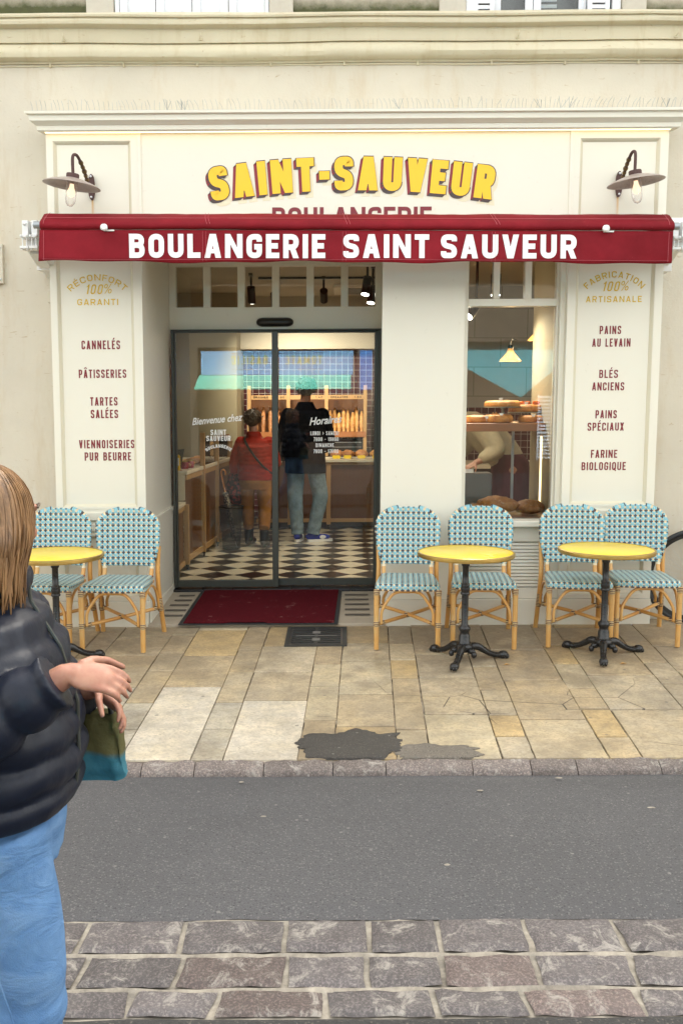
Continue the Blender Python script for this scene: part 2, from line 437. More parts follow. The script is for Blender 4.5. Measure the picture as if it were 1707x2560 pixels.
def ribbon(pts, t, closed=False):
    pts = [Vector(p) for p in pts]; q = [pts[0]]
    for p in pts[1:]:
        if (p-q[-1]).length > 1e-5: q.append(p)
    if closed and (q[0]-q[-1]).length < 1e-5: q.pop()
    pts = q; K = len(pts); L = []; Rr = []
    for i in range(K):
        if closed or 0 < i < K-1:
            d0 = (pts[i]-pts[i-1]).normalized(); d1 = (pts[(i+1) % K]-pts[i]).normalized()
        elif i == 0: d0 = d1 = (pts[1]-pts[0]).normalized()
        else: d0 = d1 = (pts[-1]-pts[-2]).normalized()
        n0 = Vector((-d0.y, d0.x)); n1 = Vector((-d1.y, d1.x)); m = n0+n1
        m = m.normalized() if m.length > 1e-6 else n0
        k = t/2/max(.35, m.dot(n0)); L.append(pts[i]+m*k); Rr.append(pts[i]-m*k)
    return [[L[i], L[(i+1) % K], Rr[(i+1) % K], Rr[i]] for i in range(K if closed else K-1)]

WF = {'I': 0, 'M': 1.42, 'N': 1.12, 'W': 1.4, 'L': .84, 'E': .86, 'F': .82, 'T': .92, ' ': .62, '-': .55, '.': 0, '1': .6, '>': .8,
      'A': 1.08, 'V': 1.04, 'Q': 1.0, '&': 1.1}
ACC = {'É': 'E', 'Â': 'A'}

def glyph(ch, W, t):
    """polygons of one letter, 1 high and W wide"""
    l, r, b, p = t/2, W-t/2, t/2, 1-t/2
    rad = min((r-l)*.5, .30); m = W/2; o = []
    S = lambda pts, rd=0, cl=False: o.extend(ribbon(fillet(pts, rd, cl), t, cl))
    para = lambda x0, y0, x1, y1, w: o.append([Vector(v) for v in ((x0-w/2, y0), (x0+w/2, y0), (x1+w/2, y1), (x1-w/2, y1))])
    if ch in ACC:
        o = glyph(ACC[ch], W, t)
        if ch == 'É': para(m-.02, 1.08, m+.10, 1.30, t*.9)
        else: para(m-.14, 1.09, m, 1.27, t*.8); para(m+.14, 1.09, m, 1.27, t*.8)
        return o
    c = ch
    if c in 'O0': S([(l, b), (l, p), (r, p), (r, b)], rad, True)
    elif c == 'Q': S([(l, b), (l, p), (r, p), (r, b)], rad, True); para(W-t*.2, -.10, m+.02, .26, t)
    elif c == 'C': S([(r, .66), (r, p), (l, p), (l, b), (r, b), (r, .34)], rad)
    elif c == 'G': S([(r, .68), (r, p), (l, p), (l, b), (r, b), (r, .47), (m, .47)], [0, rad, rad, rad, rad, 0, 0])
    elif c == 'S': S([(r, .71), (r, p), (l, p), (l, .55), (r, .45), (r, b), (l, b), (l, .29)], rad*.95)
    elif c == 'B':
        S([(l, .51), (l, p), (r-.02, p), (r-.02, .53), (l, .53)], [0, 0, rad, rad, 0]); S([(l, .53), (r, .53), (r, b), (l, b), (l, .53)], [0, rad, rad, 0, 0])
    elif c == 'D': S([(m, b), (l, b), (l, p), (r, p), (r, b), (m, b)], [0, 0, 0, rad, rad, 0])
    elif c == 'P': S([(l, 0), (l, p), (r, p), (r, .44), (l, .44)], [0, 0, rad, rad, 0])
    elif c == 'R': S([(l, 0), (l, p), (r, p), (r, .46), (l, .46)], [0, 0, rad, rad, 0]); para(W-t*.52, 0, m+t*.12, .5, t*1.05)
    elif c == 'E': S([(W, p), (l, p), (l, b), (W, b)]); S([(l, .51), (W-.06, .51)])
    elif c == 'F': S([(W, p), (l, p), (l, 0)]); S([(l, .50), (W-.06, .50)])
    elif c == 'H': S([(l, 0), (l, 1)]); S([(r, 0), (r, 1)]); S([(l, .5), (r, .5)])
    elif c in 'I': S([(t/2, 0), (t/2, 1)])
    elif c == 'L': S([(l, 1), (l, b), (W, b)])
    elif c == 'T': S([(0, p), (W, p)]); S([(m, 0), (m, p)])
    elif c == 'U': S([(l, 1), (l, b), (r, b), (r, 1)], rad)
    elif c == 'A':
        k = t*1.05; para(k/2, 0, m-t*.06, 1, k); para(W-k/2, 0, m+t*.06, 1, k); o.append([Vector(v) for v in ((W*.2, .19), (W*.8, .19), (W*.75, .19+t*.8), (W*.25, .19+t*.8))])
    elif c == 'V': k = t*1.05; para(m-t*.06, 0, k/2, 1, k); para(m+t*.06, 0, W-k/2, 1, k)
    elif c == 'N': S([(l, 0), (l, 1)]); S([(r, 0), (r, 1)]); para(W-t*.5, 0, t*.5, 1, t*.95)
    elif c == 'M': S([(l, 0), (l, 1)]); S([(r, 0), (r, 1)]); para(m, .15, t*.5, 1, t*.85); para(m, .15, W-t*.5, 1, t*.85)
    elif c == 'X': para(t*.55, 0, W-t*.55, 1, t*1.15); para(W-t*.55, 0, t*.55, 1, t*1.15)
    elif c == '-': o.extend(ribbon([(0, .46), (W, .46)], t))
    elif c == '.': o.extend(ribbon([(t/2, 0), (t/2, t)], t))
    elif c == '>': para(0+t*.5, .18, W-t*.5, .5, t); para(W-t*.5, .5, t*.5, .82, t)
    elif c == '1': S([(r, 0), (r, 1)]); para(t*.4, .72, r, .97, t*.9)
    elif c == '3': S([(l, p), (r, p), (r, .53), (m, .53)], [0, rad, rad, 0]); S([(m, .53), (r, .53), (r, b), (l, b), (l, .25)], [0, rad, rad, rad, 0])
    elif c == '4': para(W*.62, 1, t*.4, .3, t); S([(0, .26), (W, .26)]); S([(W*.7, 0), (W*.7, .6)])
    elif c == '6': S([(r, .75), (r, p), (l, p), (l, b), (r, b), (r, .55), (l, .55)], [0, rad, rad, rad, rad, rad, 0])
    elif c == '8': S([(l, .53), (l, p), (r, p), (r, .53)], rad, True); S([(l, b), (l, .53), (r, .53), (r, b)], rad, True)
    elif c == '9': S([(l, .25), (l, b), (r, b), (r, p), (l, p), (l, .45), (r, .45)], [0, rad, rad, rad, rad, rad, 0])
    elif c == '7': S([(0, p), (W, p)]); para(W*.35, 0, W-t*.5, 1-t*.5, t)
    elif c == '&': S([(W, .40), (r*.9, b), (l, b), (l, .50), (r*.8, .62), (r*.8, p), (l*1.4, p), (l*1.4, .60), (W, 0)], rad*.7)
    return o

def layout(s, width, h, t, gap):
    """letter boxes (char, x, W) in units of the cap height so that the line is exactly width long"""
    n = len(s); fixed = 0; var = 0
    for i, c in enumerate(s):
        base = ACC.get(c, c); f = WF.get(base, 1.0)
        if base in 'I.': fixed += t
        else: var += f
        if i < n-1: fixed += gap
    W = (width/h - fixed)/var if var else 0; x = 0; out = []
    for c in s:
        base = ACC.get(c, c); w = t if base in 'I.' else WF.get(base, 1.0)*W
        if c != ' ': out.append((c, x, w))
        x += w + gap
    return out

EPS = [0]
def letters(mb, s, x0, x1, z0, h, t=.2, gap=.1, y=0.0, fn=None, m=0, flip=False):
    """write s on an upright plane; fn(x, z) -> (X, Y, Z) bends it, else it lies at depth y"""
    for c, gx, w in layout(s, abs(x1-x0), h, t, gap):
        for poly in glyph(c, w, t):
            EPS[0] = (EPS[0] + 1) % 9; e = EPS[0]*.00006
            vs = []
            for v in poly:
                X = x0 + (gx+v.x)*h*(-1 if flip else 1); Z = z0 + v.y*h
                vs.append(Vector(fn(X, Z)) + Vector((0, -e, 0)) if fn else Vector((X, (y + e) if flip else (y - e), Z)))
            mb.face(vs, m)

def arch(xc, zc, rad, y):
    """wrap a text line round a circle whose top is at (xc, zc): x measured along the arc"""
    def f(x, z):
        a = (x-xc)/rad; q = rad + (z-zc)
        return (xc + q*math.sin(a), y, zc - rad + q*math.cos(a))
    return f

def fonttext(mb, body, xc, z0, size, y, shear=0, sx=1.0, rot=0, bold=0, m=0, m_align='CENTER'):
    cu = bpy.data.curves.new('t', 'FONT'); cu.body = body; cu.size = size; cu.shear = shear
    cu.align_x = m_align; cu.offset = bold; cu.resolution_u = 3
    o = bpy.data.objects.new('t', cu); COL.objects.link(o)
    me = bpy.data.meshes.new_from_object(o.evaluated_get(bpy.context.evaluated_depsgraph_get()))
    bpy.data.objects.remove(o); bpy.data.curves.remove(cu)
    vs = []
    for v in me.vertices:
        p = Vector((v.co.x*sx, v.co.y)); p.rotate(Matrix.Rotation(rot, 2))
        vs.append(mb.bm.verts.new((xc+p.x, y, z0+p.y)))
    for f in me.polygons:
        try: mb.bm.faces.new([vs[i] for i in f.vertices]).material_index = m
        except ValueError: pass
    bpy.data.meshes.remove(me)

# ------------------------------------------------------------------ ground: pavement, kerb, road, cobbled strip
PZ = lambda y: 0.0197*min(0, y)                  # the pavement falls to the kerb
KY, RZ = -2.55, -0.09
g0 = MB(); g0.face([(-80, -80, -.16), (80, -80, -.16), (80, 80, -.16), (-80, 80, -.16)])
tag(g0.build('ground', M['asphalt']), kind='structure')

base = MB(); base.face([(-14, KY-.02, PZ(KY)-.010), (14, KY-.02, PZ(KY)-.010), (14, 0.19, -.010), (-14, .19, -.010)])
base.build('pavement_bed', M['joint'])['kind'] = 'structure'

def slab_mesh(name, mats, slabs, edge=.004, depth=.02, extra=None):
    """slabs: list of (corner list [(x,y)x4], z function, colour)"""
    mb = MB(); lay = mb.bm.loops.layers.float_color.new('slab')
    for q, zf, c in slabs:
        cx = sum(p[0] for p in q)/4; cy = sum(p[1] for p in q)/4
        def ins(k):
            out = []
            for x, y in q:
                out.append((x + math.copysign(k*.8, cx-x), y + math.copysign(k*2.5, cy-y)))
            return out
        o0 = [(x, y, zf(x, y)-depth) for x, y in ins(.0024)]
        o1 = [(x, y, zf(x, y)-.0025) for x, y in ins(.0036)]
        o2 = [(x, y, zf(x, y)) for x, y in ins(edge)]
        v0, v1, v2 = ([mb.bm.verts.new(p) for p in o] for o in (o0, o1, o2))
        fs = [mb.bm.faces.new(v2)]
        for a, b in ((v0, v1), (v1, v2)):
            for i in range(4): fs.append(mb.bm.faces.new((a[i], a[(i+1) % 4], b[(i+1) % 4], b[i])))
        for f in fs:
            for lp in f.loops: lp[lay] = (*c, 1)
    if extra: extra(mb)
    return mb.build(name, mats)

TAN = [(.46, .37, .245), (.475, .395, .275), (.455, .38, .27), (.49, .365, .195), (.47, .40, .295), (.44, .35, .23), (.49, .415, .29)]
NEW = [(.60, .545, .46), (.62, .565, .485)]
MID = [(.46, .42, .35), (.44, .40, .33)]
rs = random.Random(5)
edges = [-5.2, -4.9, -4.72, -4.38, -4.22, -3.86, -3.70, -3.30, -3.14, -2.78, -2.62, -2.24, -2.08, -1.74, -1.58, -1.215, -1.055, -.715, -.56, -.204, -.034, .272, .432, .772, .928, 1.28, 1.44, 1.84, 2.0, 2.36, 2.52, 2.9, 3.06, 3.4, 3.6, 4.0, 4.2, 4.6, 4.8, 5.2]
lean = lambda x: .024 + .014*max(-1.5, min(2.2, x))
EX = lambda x, y: x + lean(x)*(y-KY)
slabs = []
for a, b in zip(edges[:-1], edges[1:]):
    y = KY; wide = (b-a) > .22
    front = -1.75 < a < -.25                      # newer pale stones along the kerb here
    while y < .18:
        if front and y < -1.9:
            d = 1.12 if (wide and a < -.8) else (.87 if wide else .42)
            col = rs.choice(NEW if wide else MID)
            if wide and a < -1.1: col = MID[0]
        else:
            d = rs.uniform(.42, .72) if wide else rs.uniform(.28, .62)
            col = rs.choice(TAN); k = rs.uniform(.93, 1.07); col = tuple(x*k for x in col)
        y2 = min(y+d, .185)
        if .185-y2 < .15: y2 = .185
        t0 = rs.uniform(-.012, .012)*(0 if front and y < -1.9 else 1)
        jq = lambda: rs.uniform(-.0035, .0035)*(0 if front and y < -1.9 else 1)
        q = [(EX(a, y)+jq(), y), (EX(b, y)+jq(), y+t0*.3), (EX(b, y2)+jq(), y2+t0*.2), (EX(a, y2)+jq(), y2)]
        j = rs.uniform(-.0012, .0012); tx = rs.uniform(-.004, .004)
        cx = (a+b)/2
        slabs.append((q, (lambda X, Y, j=j, tx=tx, cx=cx: PZ(Y)+j+tx*(X-cx)), col))
        y = y2
tag(slab_mesh('pavement', M['paving'], slabs, .0056), kind='structure')

# the broken corner by the kerb: black asphalt repair and a grey concrete one, as low uneven heaps
def blobpatch(name, mat, c, rx, ry, h, seed, zoff=.002, pts=None):
    rr = random.Random(seed); mb = MB(); n = 90; rings = []
    out = []
    for j in range(n):
        a = 2*math.pi*j/n
        f = 1 + .38*noise.noise(Vector((math.cos(a)*1.5, math.sin(a)*1.5, seed))) + .22*noise.noise(Vector((math.cos(a)*4, math.sin(a)*4, seed+9))) + .10*noise.noise(Vector((math.cos(a)*11, math.sin(a)*11, seed+4)))
        x, y = c[0]+rx*f*math.cos(a), c[1]+ry*f*math.sin(a)
        out.append((x, max(y, KY+.005)))
    for k in (1.0, .985, .9, .75, .55, .35, .15):
        hh = {1.0: -.008, .985: .35, .9: .7, .75: .9, .55: 1, .35: .95, .15: 1}[k]
        rings.append([(c[0]+(x-c[0])*k, c[1]+(y-c[1])*k, PZ(y) + zoff + (h*hh if hh > 0 else -.008) + .003*noise.noise(Vector((x*k*18, y*k*18, seed)))) for x, y in out])
    mb.rings(rings)
    o = mb.build(name, mat, smooth=60); return tag(o, kind='structure')
blobpatch('asphalt_patch', M['patch'], (.045, -2.36), .275, .19, .010, 3)
M['greypatch'] = asphalt('grey_mortar_patch', (.22, .19, .155), (.42, .37, .30))
blobpatch('mortar_patch', M['greypatch'], (.46, -2.47), .235, .10, .007, 8)

# kerb: rough dark setts laid flush with the paving, tipping down to the road
kb = MB(); lay = kb.bm.loops.layers.float_color.new('slab'); x = -6.0
while x < 6.0:
    L = rs.uniform(.20, .33) if rs.random() < .75 else rs.uniform(.34, .46)
    k = rs.uniform(.8, 1.15); c = (.185*k, .155*k, .140*k); nn = 18
    prof = [(KY-.002, -.03), (KY-.004, -.004), (KY-.010, .001), (KY-.030, -.004), (KY-.052, -.013), (KY-.070, -.023), (KY-.079, -.032), (KY-.083, -.06)]
    rings = []
    for i in range(nn+1):
        t = i/nn; xx = x+.002+(L-.004)*t; en = -.006*max(0, 1-min(t, 1-t)*9)
        rings.append([(xx, y + .007*noise.noise(Vector((xx*9, y*40, 2))), PZ(KY)+z+en+.007*noise.noise(Vector((xx*13, y*30, 5)))+.004*noise.noise(Vector((xx*34, y*60, 8)))) for y, z in prof])
    nf = len(kb.bm.faces); kb.rings(rings, caps=True)
    kb.bm.faces.ensure_lookup_table()
    for f in kb.bm.faces[nf:]:
        for lp in f.loops: lp[lay] = (*c, 1)
    x += L
tag(kb.build('kerb', M['cobble'], smooth=50), kind='structure')

# road: gently uneven asphalt sheet with a ragged edge against the setts
rd = MB(); nx, ny = 160, 12; rows = []
for j in range(ny+1):
    row = []
    for i in range(nx+1):
        X = -9+18*i/nx; t = j/ny
        y0 = KY-.074 + .006*noise.noise(Vector((X*5, 0, 1))); y1 = -3.895 + .016*noise.noise(Vector((X*4, 3, 1))) + .006*noise.noise(Vector((X*17, 3, 1)))
        Y = y0+(y1-y0)*t
        row.append(rd.bm.verts.new((X, Y, RZ + .012*math.sin(math.pi*t) + .004*noise.noise(Vector((X*1.5, Y*1.5, 4))) - (.012 if j in (0, ny) else 0))))
    rows.append(row)
for a, b in zip(rows[:-1], rows[1:]):
    for i in range(nx): rd.bm.faces.new((a[i], a[i+1], b[i+1], b[i]))
tag(rd.build('road', M['asphalt'], smooth=80), kind='structure')

mo = MB(); nx = 200; ys = [-3.84, -4.0, -4.09, -4.104, -4.12, -4.20, -4.27, -4.286, -4.30, -4.36, -4.43]; rows = []
for Y in ys:
    rows.append([mo.bm.verts.new((-6+12*i/nx, Y, RZ-.015 + (.011 if Y in (-4.104, -4.286) else 0) + .009*noise.noise(Vector((-60+120*i/nx, Y*30, 7))))) for i in range(nx+1)])
for a, b in zip(rows[:-1], rows[1:]):
    for i in range(nx): mo.bm.faces.new((a[i], a[i+1], b[i+1], b[i]))
tag(mo.build('cobble_mortar_bed', M['mortar'], smooth=80), kind='structure')

st = MB(); lay = st.bm.loops.layers.float_color.new('slab'); rs = random.Random(21)
for (ya, yb), off in zip(((-4.092, -3.902), (-4.274, -4.118), (-4.415, -4.298)), (.05, -.11, .02)):
    x = -3.4+off
    while x < 3.2:
        L = rs.uniform(.225, .36); k = rs.uniform(.75, 1.2); w = rs.uniform(-.01, .012)
        c = (.138*k, .124*k, .123*k)
        if rs.random() < .12: c = (.155*k, .122*k, .112*k)
        x0, x1 = x+.009, x+L-.009; nu, nv = 14, 8; grid = []; sk = rs.uniform(-.018, .018)
        for j in range(nv+1):
            row = []
            for i in range(nu+1):
                u, v = i/nu, j/nv; e = min(u*(x1-x0), (1-u)*(x1-x0), v*(yb-ya), (1-v)*(yb-ya)) + .004
                X = x0+(x1-x0)*u + sk*(v-.5); Y = ya+(yb-ya)*v
                wob = Vector((noise.noise(Vector((X*11, Y*11, 1))), noise.noise(Vector((X*11, Y*11, 5)))))*.006
                z = RZ + .002 - .022*max(0, 1-e/.014)**2 + .007*noise.noise(Vector((X*9, Y*9, x))) + .0035*noise.noise(Vector((X*34, Y*26, x)))
                row.append(st.bm.verts.new((X+wob.x, Y+wob.y, z)))
            grid.append(row)
        for a, b in zip(grid[:-1], grid[1:]):
            for i in range(nu):
                f = st.bm.faces.new((a[i], a[i+1], b[i+1], b[i]))
                for lp in f.loops: lp[lay] = (*c, 1)
        x += L
tag(st.build('cobbled_strip', M['cobble'], smooth=70), kind='structure')

ra = MB(); nx = 120; rows = []
for j in range(9):
    row = []
    for i in range(nx+1):
        X = -9+18*i/nx; y0 = -4.425 + .010*noise.noise(Vector((X*6, 9, 1))); Y = y0 + (-6.4-y0)*(j/8)**2
        row.append(ra.bm.verts.new((X, Y, RZ + .004 - (.014 if j == 0 else 0) + .004*noise.noise(Vector((X*3, Y*3, 4))))))
    rows.append(row)
for a, b in zip(rows[:-1], rows[1:]):
    for i in range(nx): ra.bm.faces.new((a[i], a[i+1], b[i+1], b[i]))
tag(ra.build('far_road', M['asphaltdark'], smooth=80), kind='structure')
fp = MB(); fp.face([(-14, -6.38, RZ+.05), (14, -6.38, RZ+.05), (14, -20, RZ+.05), (-14, -20, RZ+.05)]); fp.face([(-14, -6.38, RZ-.05), (14, -6.38, RZ-.05), (14, -6.38, RZ+.05), (-14, -6.38, RZ+.05)])
tag(fp.build('added_far_ground', plain('dull_far_ground', (.055, .052, .05), .9, .15, 3, spec=.1)), kind='structure')  # unseen ground added for bounce light, toned for the reflections in the glass
# dropped flecks: pale chewing gum pressed into the road
for q, (x, y) in enumerate(((-.45, -2.75), (.62, -2.86), (1.32, -3.05), (.40, -3.55), (-.32, -3.12), (1.0, -2.72))):
    gm = MB(); gm.ell((x, y, RZ+.012), .012*(1+q % 3*.25), .008, .0025, 10, 4)
    tag(gm.build('chewing_gum', M['mortar'], smooth=60), ['pale gum spot on the road just below the kerb, leftmost', 'pale gum spot on the road below the black asphalt patch',
        'pale gum spot on the road far right, halfway to the cobbles', 'pale gum spot on the road nearest the cobbled strip', 'pale gum spot on the road left of centre, midway across', 'pale gum spot on the road just below the kerb, right side'][q], 'litter', 'gum spots on the road')

# ------------------------------------------------------------------ the old house the shop is built into
house = thing('town_house', 'old cream plastered house front with the bakery on its ground floor', 'building', (0, .4, 0))
WY = .20
w = MB()
w.box(-14, -2.03, WY, .62, -.02, 4.05); w.box(2.23, 14, WY, .62, -.02, 4.05); w.box(-2.03, 2.23, WY, .62, 3.40, 4.05)
w.build('wall', M['plaster'], house)
up = MB()                                                           # upper storey masonry: pieces between the windows
for a, b in ((-14, -2.75), (-2.75+.0, -1.635), (-.53, .87), (1.98, 14)): up.box(a, b, .30, .62, 4.22, 7.2)
up.box(-1.635, -.53, .30, .62, 6.3, 7.2); up.box(.87, 1.98, .30, .62, 6.3, 7.2)
up.build('upper_wall', M['stone'], house)
for a, b in ((-1.83, -1.637), (-.528, -.36), (.68, .868), (1.982, 2.15)):
    q = MB(); q.box(a, b, .262, .34, 4.222, 6.4); q.build('window_pier', M['stoneclean'], house, bevel=.006)
rf = MB(); rf.prism([(-.1, 7.15), (3.6, 11.2), (7.5, 7.15)], 'x', -14.2, 14.2); rf.build('roof', M['stone'], house)  # unseen roof, ridge raised so its shadow covers the street
rf = MB(); rf.box(-14, 14, 7.0, 7.3, -.02, 7.14); rf.box(-14, -13.7, .63, 6.99, -.02, 7.14); rf.box(13.7, 14, .63, 6.99, -.02, 7.14); rf.build('sun_block_wall', M['plaster'], house)  # unseen back and side walls added to block the sun
# heavy moulded string course, a little wavy with age
pf = [(.205, 4.02), (.185, 4.028), (.180, 4.045), (.150, 4.055), (.125, 4.075), (.112, 4.105), (.118, 4.135), (.142, 4.158), (.150, 4.163), (.128, 4.170), (.122, 4.20), (.118, 4.262),
      (.108, 4.272), (.085, 4.279), (.066, 4.295), (.060, 4.316), (.068, 4.336), (.050, 4.343), (.046, 4.357), (.30, 4.372)]
co = MB(); nx = 150; rows = []
for y, z in [(y, 1.65+(z-1.65)*(7+y)/7.2) for y, z in pf]:
    rows.append([co.bm.verts.new((-7+14*i/nx, y - .008*noise.noise(Vector((-7+14*i/nx, z*6, 1)))*1.0, z + .008*noise.noise(Vector(((-7+14*i/nx)*.8, z*3, 4))) + .003*noise.noise(Vector(((-7+14*i/nx)*4, z*3, 8))))) for i in range(nx+1)])
for a, b in zip(rows[:-1], rows[1:]):
    for i in range(nx): co.bm.faces.new((a[i], a[i+1], b[i+1], b[i]))
cor = co.build('string_course', M['cornice'], house, smooth=38)
hk = lambda x, z: MB().tube([(x, .13, z), (x, .10, z), (x+.006, .088, z+.012), (x+.006, .086, z+.035)], .004, 6)
for x in (-1.955, -1.0, 1.215, 2.32):
    a = hk(x, 4.165); a.lathe([(.016, 0), (.012, .012)], (x, .128, 4.165), 10, axis=(0, -1, 0)); o = a.build('hook', M['cornice'], house); o.parent = cor
cb = MB()
cb.tube([(-7+14*i/80, .196-.006*abs(noise.noise(Vector((i*.3, 2, 1)))), 4.012+.012*noise.noise(Vector((i*.21, 1, 1)))) for i in range(81)], .0055, 6)
for i in range(-9, 9): cb.box(i*.52, i*.52+.012, .182, .205, 4.002, 4.03)
tag(cb.build('cable', M['cornice']), 'thin painted cable clipped along the wall just under the yellowed cornice', 'cable')

def window_shut():                                                   # left upper window: closed white shutters
    t = MB(); x0, x1 = -1.632, -.533
    for a_, b_ in ((x0, x0+.03), (x1-.03, x1)):
        fr = MB(); fr.box(a_, b_, .29, .36, 4.29, 6.3); fr.build('shutter_frame', M['shutter'], house, bevel=.003)
    W = (x1-x0-.06)/4
    for k in range(4):
        a = x0+.03+k*W+.003; b = a+W-.006; s = MB()
        s.box(a, b, .325, .345, 4.30, 6.28); s.box(a, a+.055, .30, .324, 4.30, 6.28); s.box(b-.055, b, .30, .324, 4.30, 6.28)
        s.box(a+.055, b-.055, .30, .324, 5.3, 5.38)
        o = s.build('shutter', M['shutter'], house, bevel=.004)
window_shut()
x0, x1 = .872, 1.978
op = MB(); op.box(x0, x0+.06, .30, .40, 4.29, 6.3); op.box(x1-.06, x1, .30, .40, 4.29, 6.3)
for a in (1.075, 1.305, 1.365, 1.69): op.box(a, a+.055, .36, .41, 4.29, 6.3)
wo = op.build('upper_window', M['shutter'], house, bevel=.004)
pn = MB(); pn.box(1.10, 1.71, .385, .391, 4.29, 6.3); pn.build('pane', M['glass'], house).parent = wo
for a, b, sgn in ((.93, 1.075, 1), (1.745, 1.90, -1)):
    s = MB()
    for (p, q) in ((a, a+.03), (b-.03, b)): s.box(p, q, .31, .35, 4.29, 6.28)
    for k in range(48): s.box(a+.03, b-.03, .318, .336, 4.31+k*.039, 4.335+k*.039)
    s.build('louvred_shutter', M['shutter'], house)
cu = MB(); cu.box(1.10, 1.71, .56, .60, 4.28, 6.3); cu.build('room_dark_board', M['black'], house)  # black board: its colour stands in for the unlit room's darkness
for k in range(14):
    pass
bl = MB()
for k in range(40): bl.box(1.425, 1.55, .45, .456, 4.30+k*.045, 4.325+k*.045)
bl.build('window_blind', M['shutter'], house)
# small fittings on the left wall
bx = MB(); bx.box(-2.62, -2.452, .165, .199, 2.50, 2.78); jb = thing('wall_box', 'flat cream cover plate screwed to the plaster, cut by the left edge', 'cover plate', (-2.52, .2, 2.5))
bx.build('plate', M['plaster'], jb, bevel=.004)
for z in (2.53, 2.755):
    sc_ = MB(); sc_.lathe([(.009, 0), (.009, .004), (.004, .007)], (-2.472, .165, z), 10, axis=(0, -1, 0)); sc_.build('screw', M['steel'], jb)
b2 = MB(); b2.box(-2.135, -2.07, .16, .199, 2.36, 2.455)
tag(b2.build('junction_box', M['plaster'], bevel=.006), 'small cream junction box on the plaster beside the left pilaster', 'junction box')

# ------------------------------------------------------------------ painted timber shopfront
shop = thing('bakery_shopfront', 'cream painted timber shopfront with panelled pilasters, a deep doorway and a display window', 'shopfront', (0, .1, 0))
def panelled(mb, x0, x1, z0, z1, yf, hole, dy=.022, mw=.022):
    """a frame round a recessed panel with a bevelled moulding (second material)"""
    hx0, hx1, hz0, hz1 = hole
    mb.box(x0, hx0, yf, yf+.06, z0, z1); mb.box(hx1, x1, yf, yf+.06, z0, z1)
    mb.box(hx0, hx1, yf, yf+.06, z0, hz0); mb.box(hx0, hx1, yf, yf+.06, hz1, z1)
    ix0, ix1, iz0, iz1 = hx0+mw, hx1-mw, hz0+mw, hz1-mw
    A = [(hx0, yf+.003, hz0), (hx1, yf+.003, hz0), (hx1, yf+.003, hz1), (hx0, yf+.003, hz1)]
    Bm = [(hx0+mw*.35, yf+.006, hz0+mw*.35), (hx1-mw*.35, yf+.006, hz0+mw*.35), (hx1-mw*.35, yf+.006, hz1-mw*.35), (hx0+mw*.35, yf+.006, hz1-mw*.35)]
    Bn = [(ix0, yf+dy, iz0), (ix1, yf+dy, iz0), (ix1, yf+dy, iz1), (ix0, yf+dy, iz1)]
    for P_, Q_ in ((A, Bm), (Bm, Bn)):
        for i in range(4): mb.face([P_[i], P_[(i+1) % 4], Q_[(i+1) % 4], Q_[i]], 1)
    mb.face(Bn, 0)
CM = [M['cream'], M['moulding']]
def pilaster(x0, x1, hx0, hx1):
    p = MB()
    panelled(p, x0, x1, .868, 3.50, 0, (hx0, hx1, .885, 3.448))
    panelled(p, x0, x1, .192, .698, 0, (hx0, hx1, .225, .672))
    p.box(x0-.004, x1+.004, -.012, .06, .79, .843)                   # dado rail
    p.box(x0, x1, .004, .06, .843, .868); p.box(x0, x1, -.006, .06, .71, .757); p.box(x0, x1, .006, .06, .757, .79); p.box(x0, x1, .006, .06, .698, .71)
    p.box(x0, x0+.04, .06, .3, 0, 3.5); p.box(x1-.04, x1, .06, .3, 0, 3.5)
    o = p.build('pilaster', CM, shop)
    b = MB(); b.box(x0-.004, x1+.004, -.006, .1, -.03, .188); b.build('plinth', M['cream'], shop, bevel=.004).parent = o
    return o
pilL = pilaster(-2.066, -1.417, -2.019, -1.478)
pilR = pilaster(1.592, 2.263, 1.649, 2.206)
f = MB(); f.box(-1.4165, 1.5915, .006, .10, 2.78, 3.50); f.box(-1.43, -1.405, -.004, .006, 2.78, 3.5); f.box(1.578, 1.603, -.004, .006, 2.78, 3.5)
fascia = f.build('fascia', M['cream'], shop, bevel=.003)
# pier between door and window; its left cheek closes towards the door
p = MB(); p.prism([(.283, 0), (.868, 0), (.868, .30), (.324, 1.10), (.322, 1.10)], 'z', .19, 2.78)
p.build('pier', M['cream'], shop)
p = MB(); p.prism([(.279, -.006), (.875, -.006), (.875, .3), (.322, 1.05)], 'z', -.03, .187); p.build('plinth', M['cream'], shop)
# left cheek of the doorway with its dado, and the soffit
c = MB(); c.box(-1.62, -1.4175, .301, 1.16, .0, 2.78); c.build('door_reveal', M['cream'], shop)
c = MB(); c.box(-1.4165, -1.406, .03, 1.12, .0, .745); c.box(-1.4165, -1.398, .03, 1.12, .745, .775); c.box(-1.4165, -1.400, .03, 1.12, .0, .12)
c.build('dado', M['cream'], shop, bevel=.003)
s = MB(); s.box(-1.417, .868, .10, 1.16, 2.775, 2.80); s.build('soffit', M['cream'], shop)
# transom over the sliding door: six little panes
t = MB(); y0, y1 = 1.08, 1.15; xs = [(-1.359+.281*k, -1.137+.281*k) for k in range(6)]
t.box(-1.416, .33, y0, y1, 2.226, 2.407); t.box(-1.416, .33, y0, y1, 2.735, 2.80)
prev = -1.416
for a, b in xs: t.box(prev, a, y0, y1, 2.407, 2.735); prev = b
t.box(prev, .33, y0, y1, 2.407, 2.735)
tr = t.build('transom', M['cream'], shop, bevel=.002)
for a, b in xs:
    q = MB(); q.box(a+.002, b-.002, 1.118, 1.124, 2.409, 2.733); q.build('pane', M['glass'], shop).parent = tr
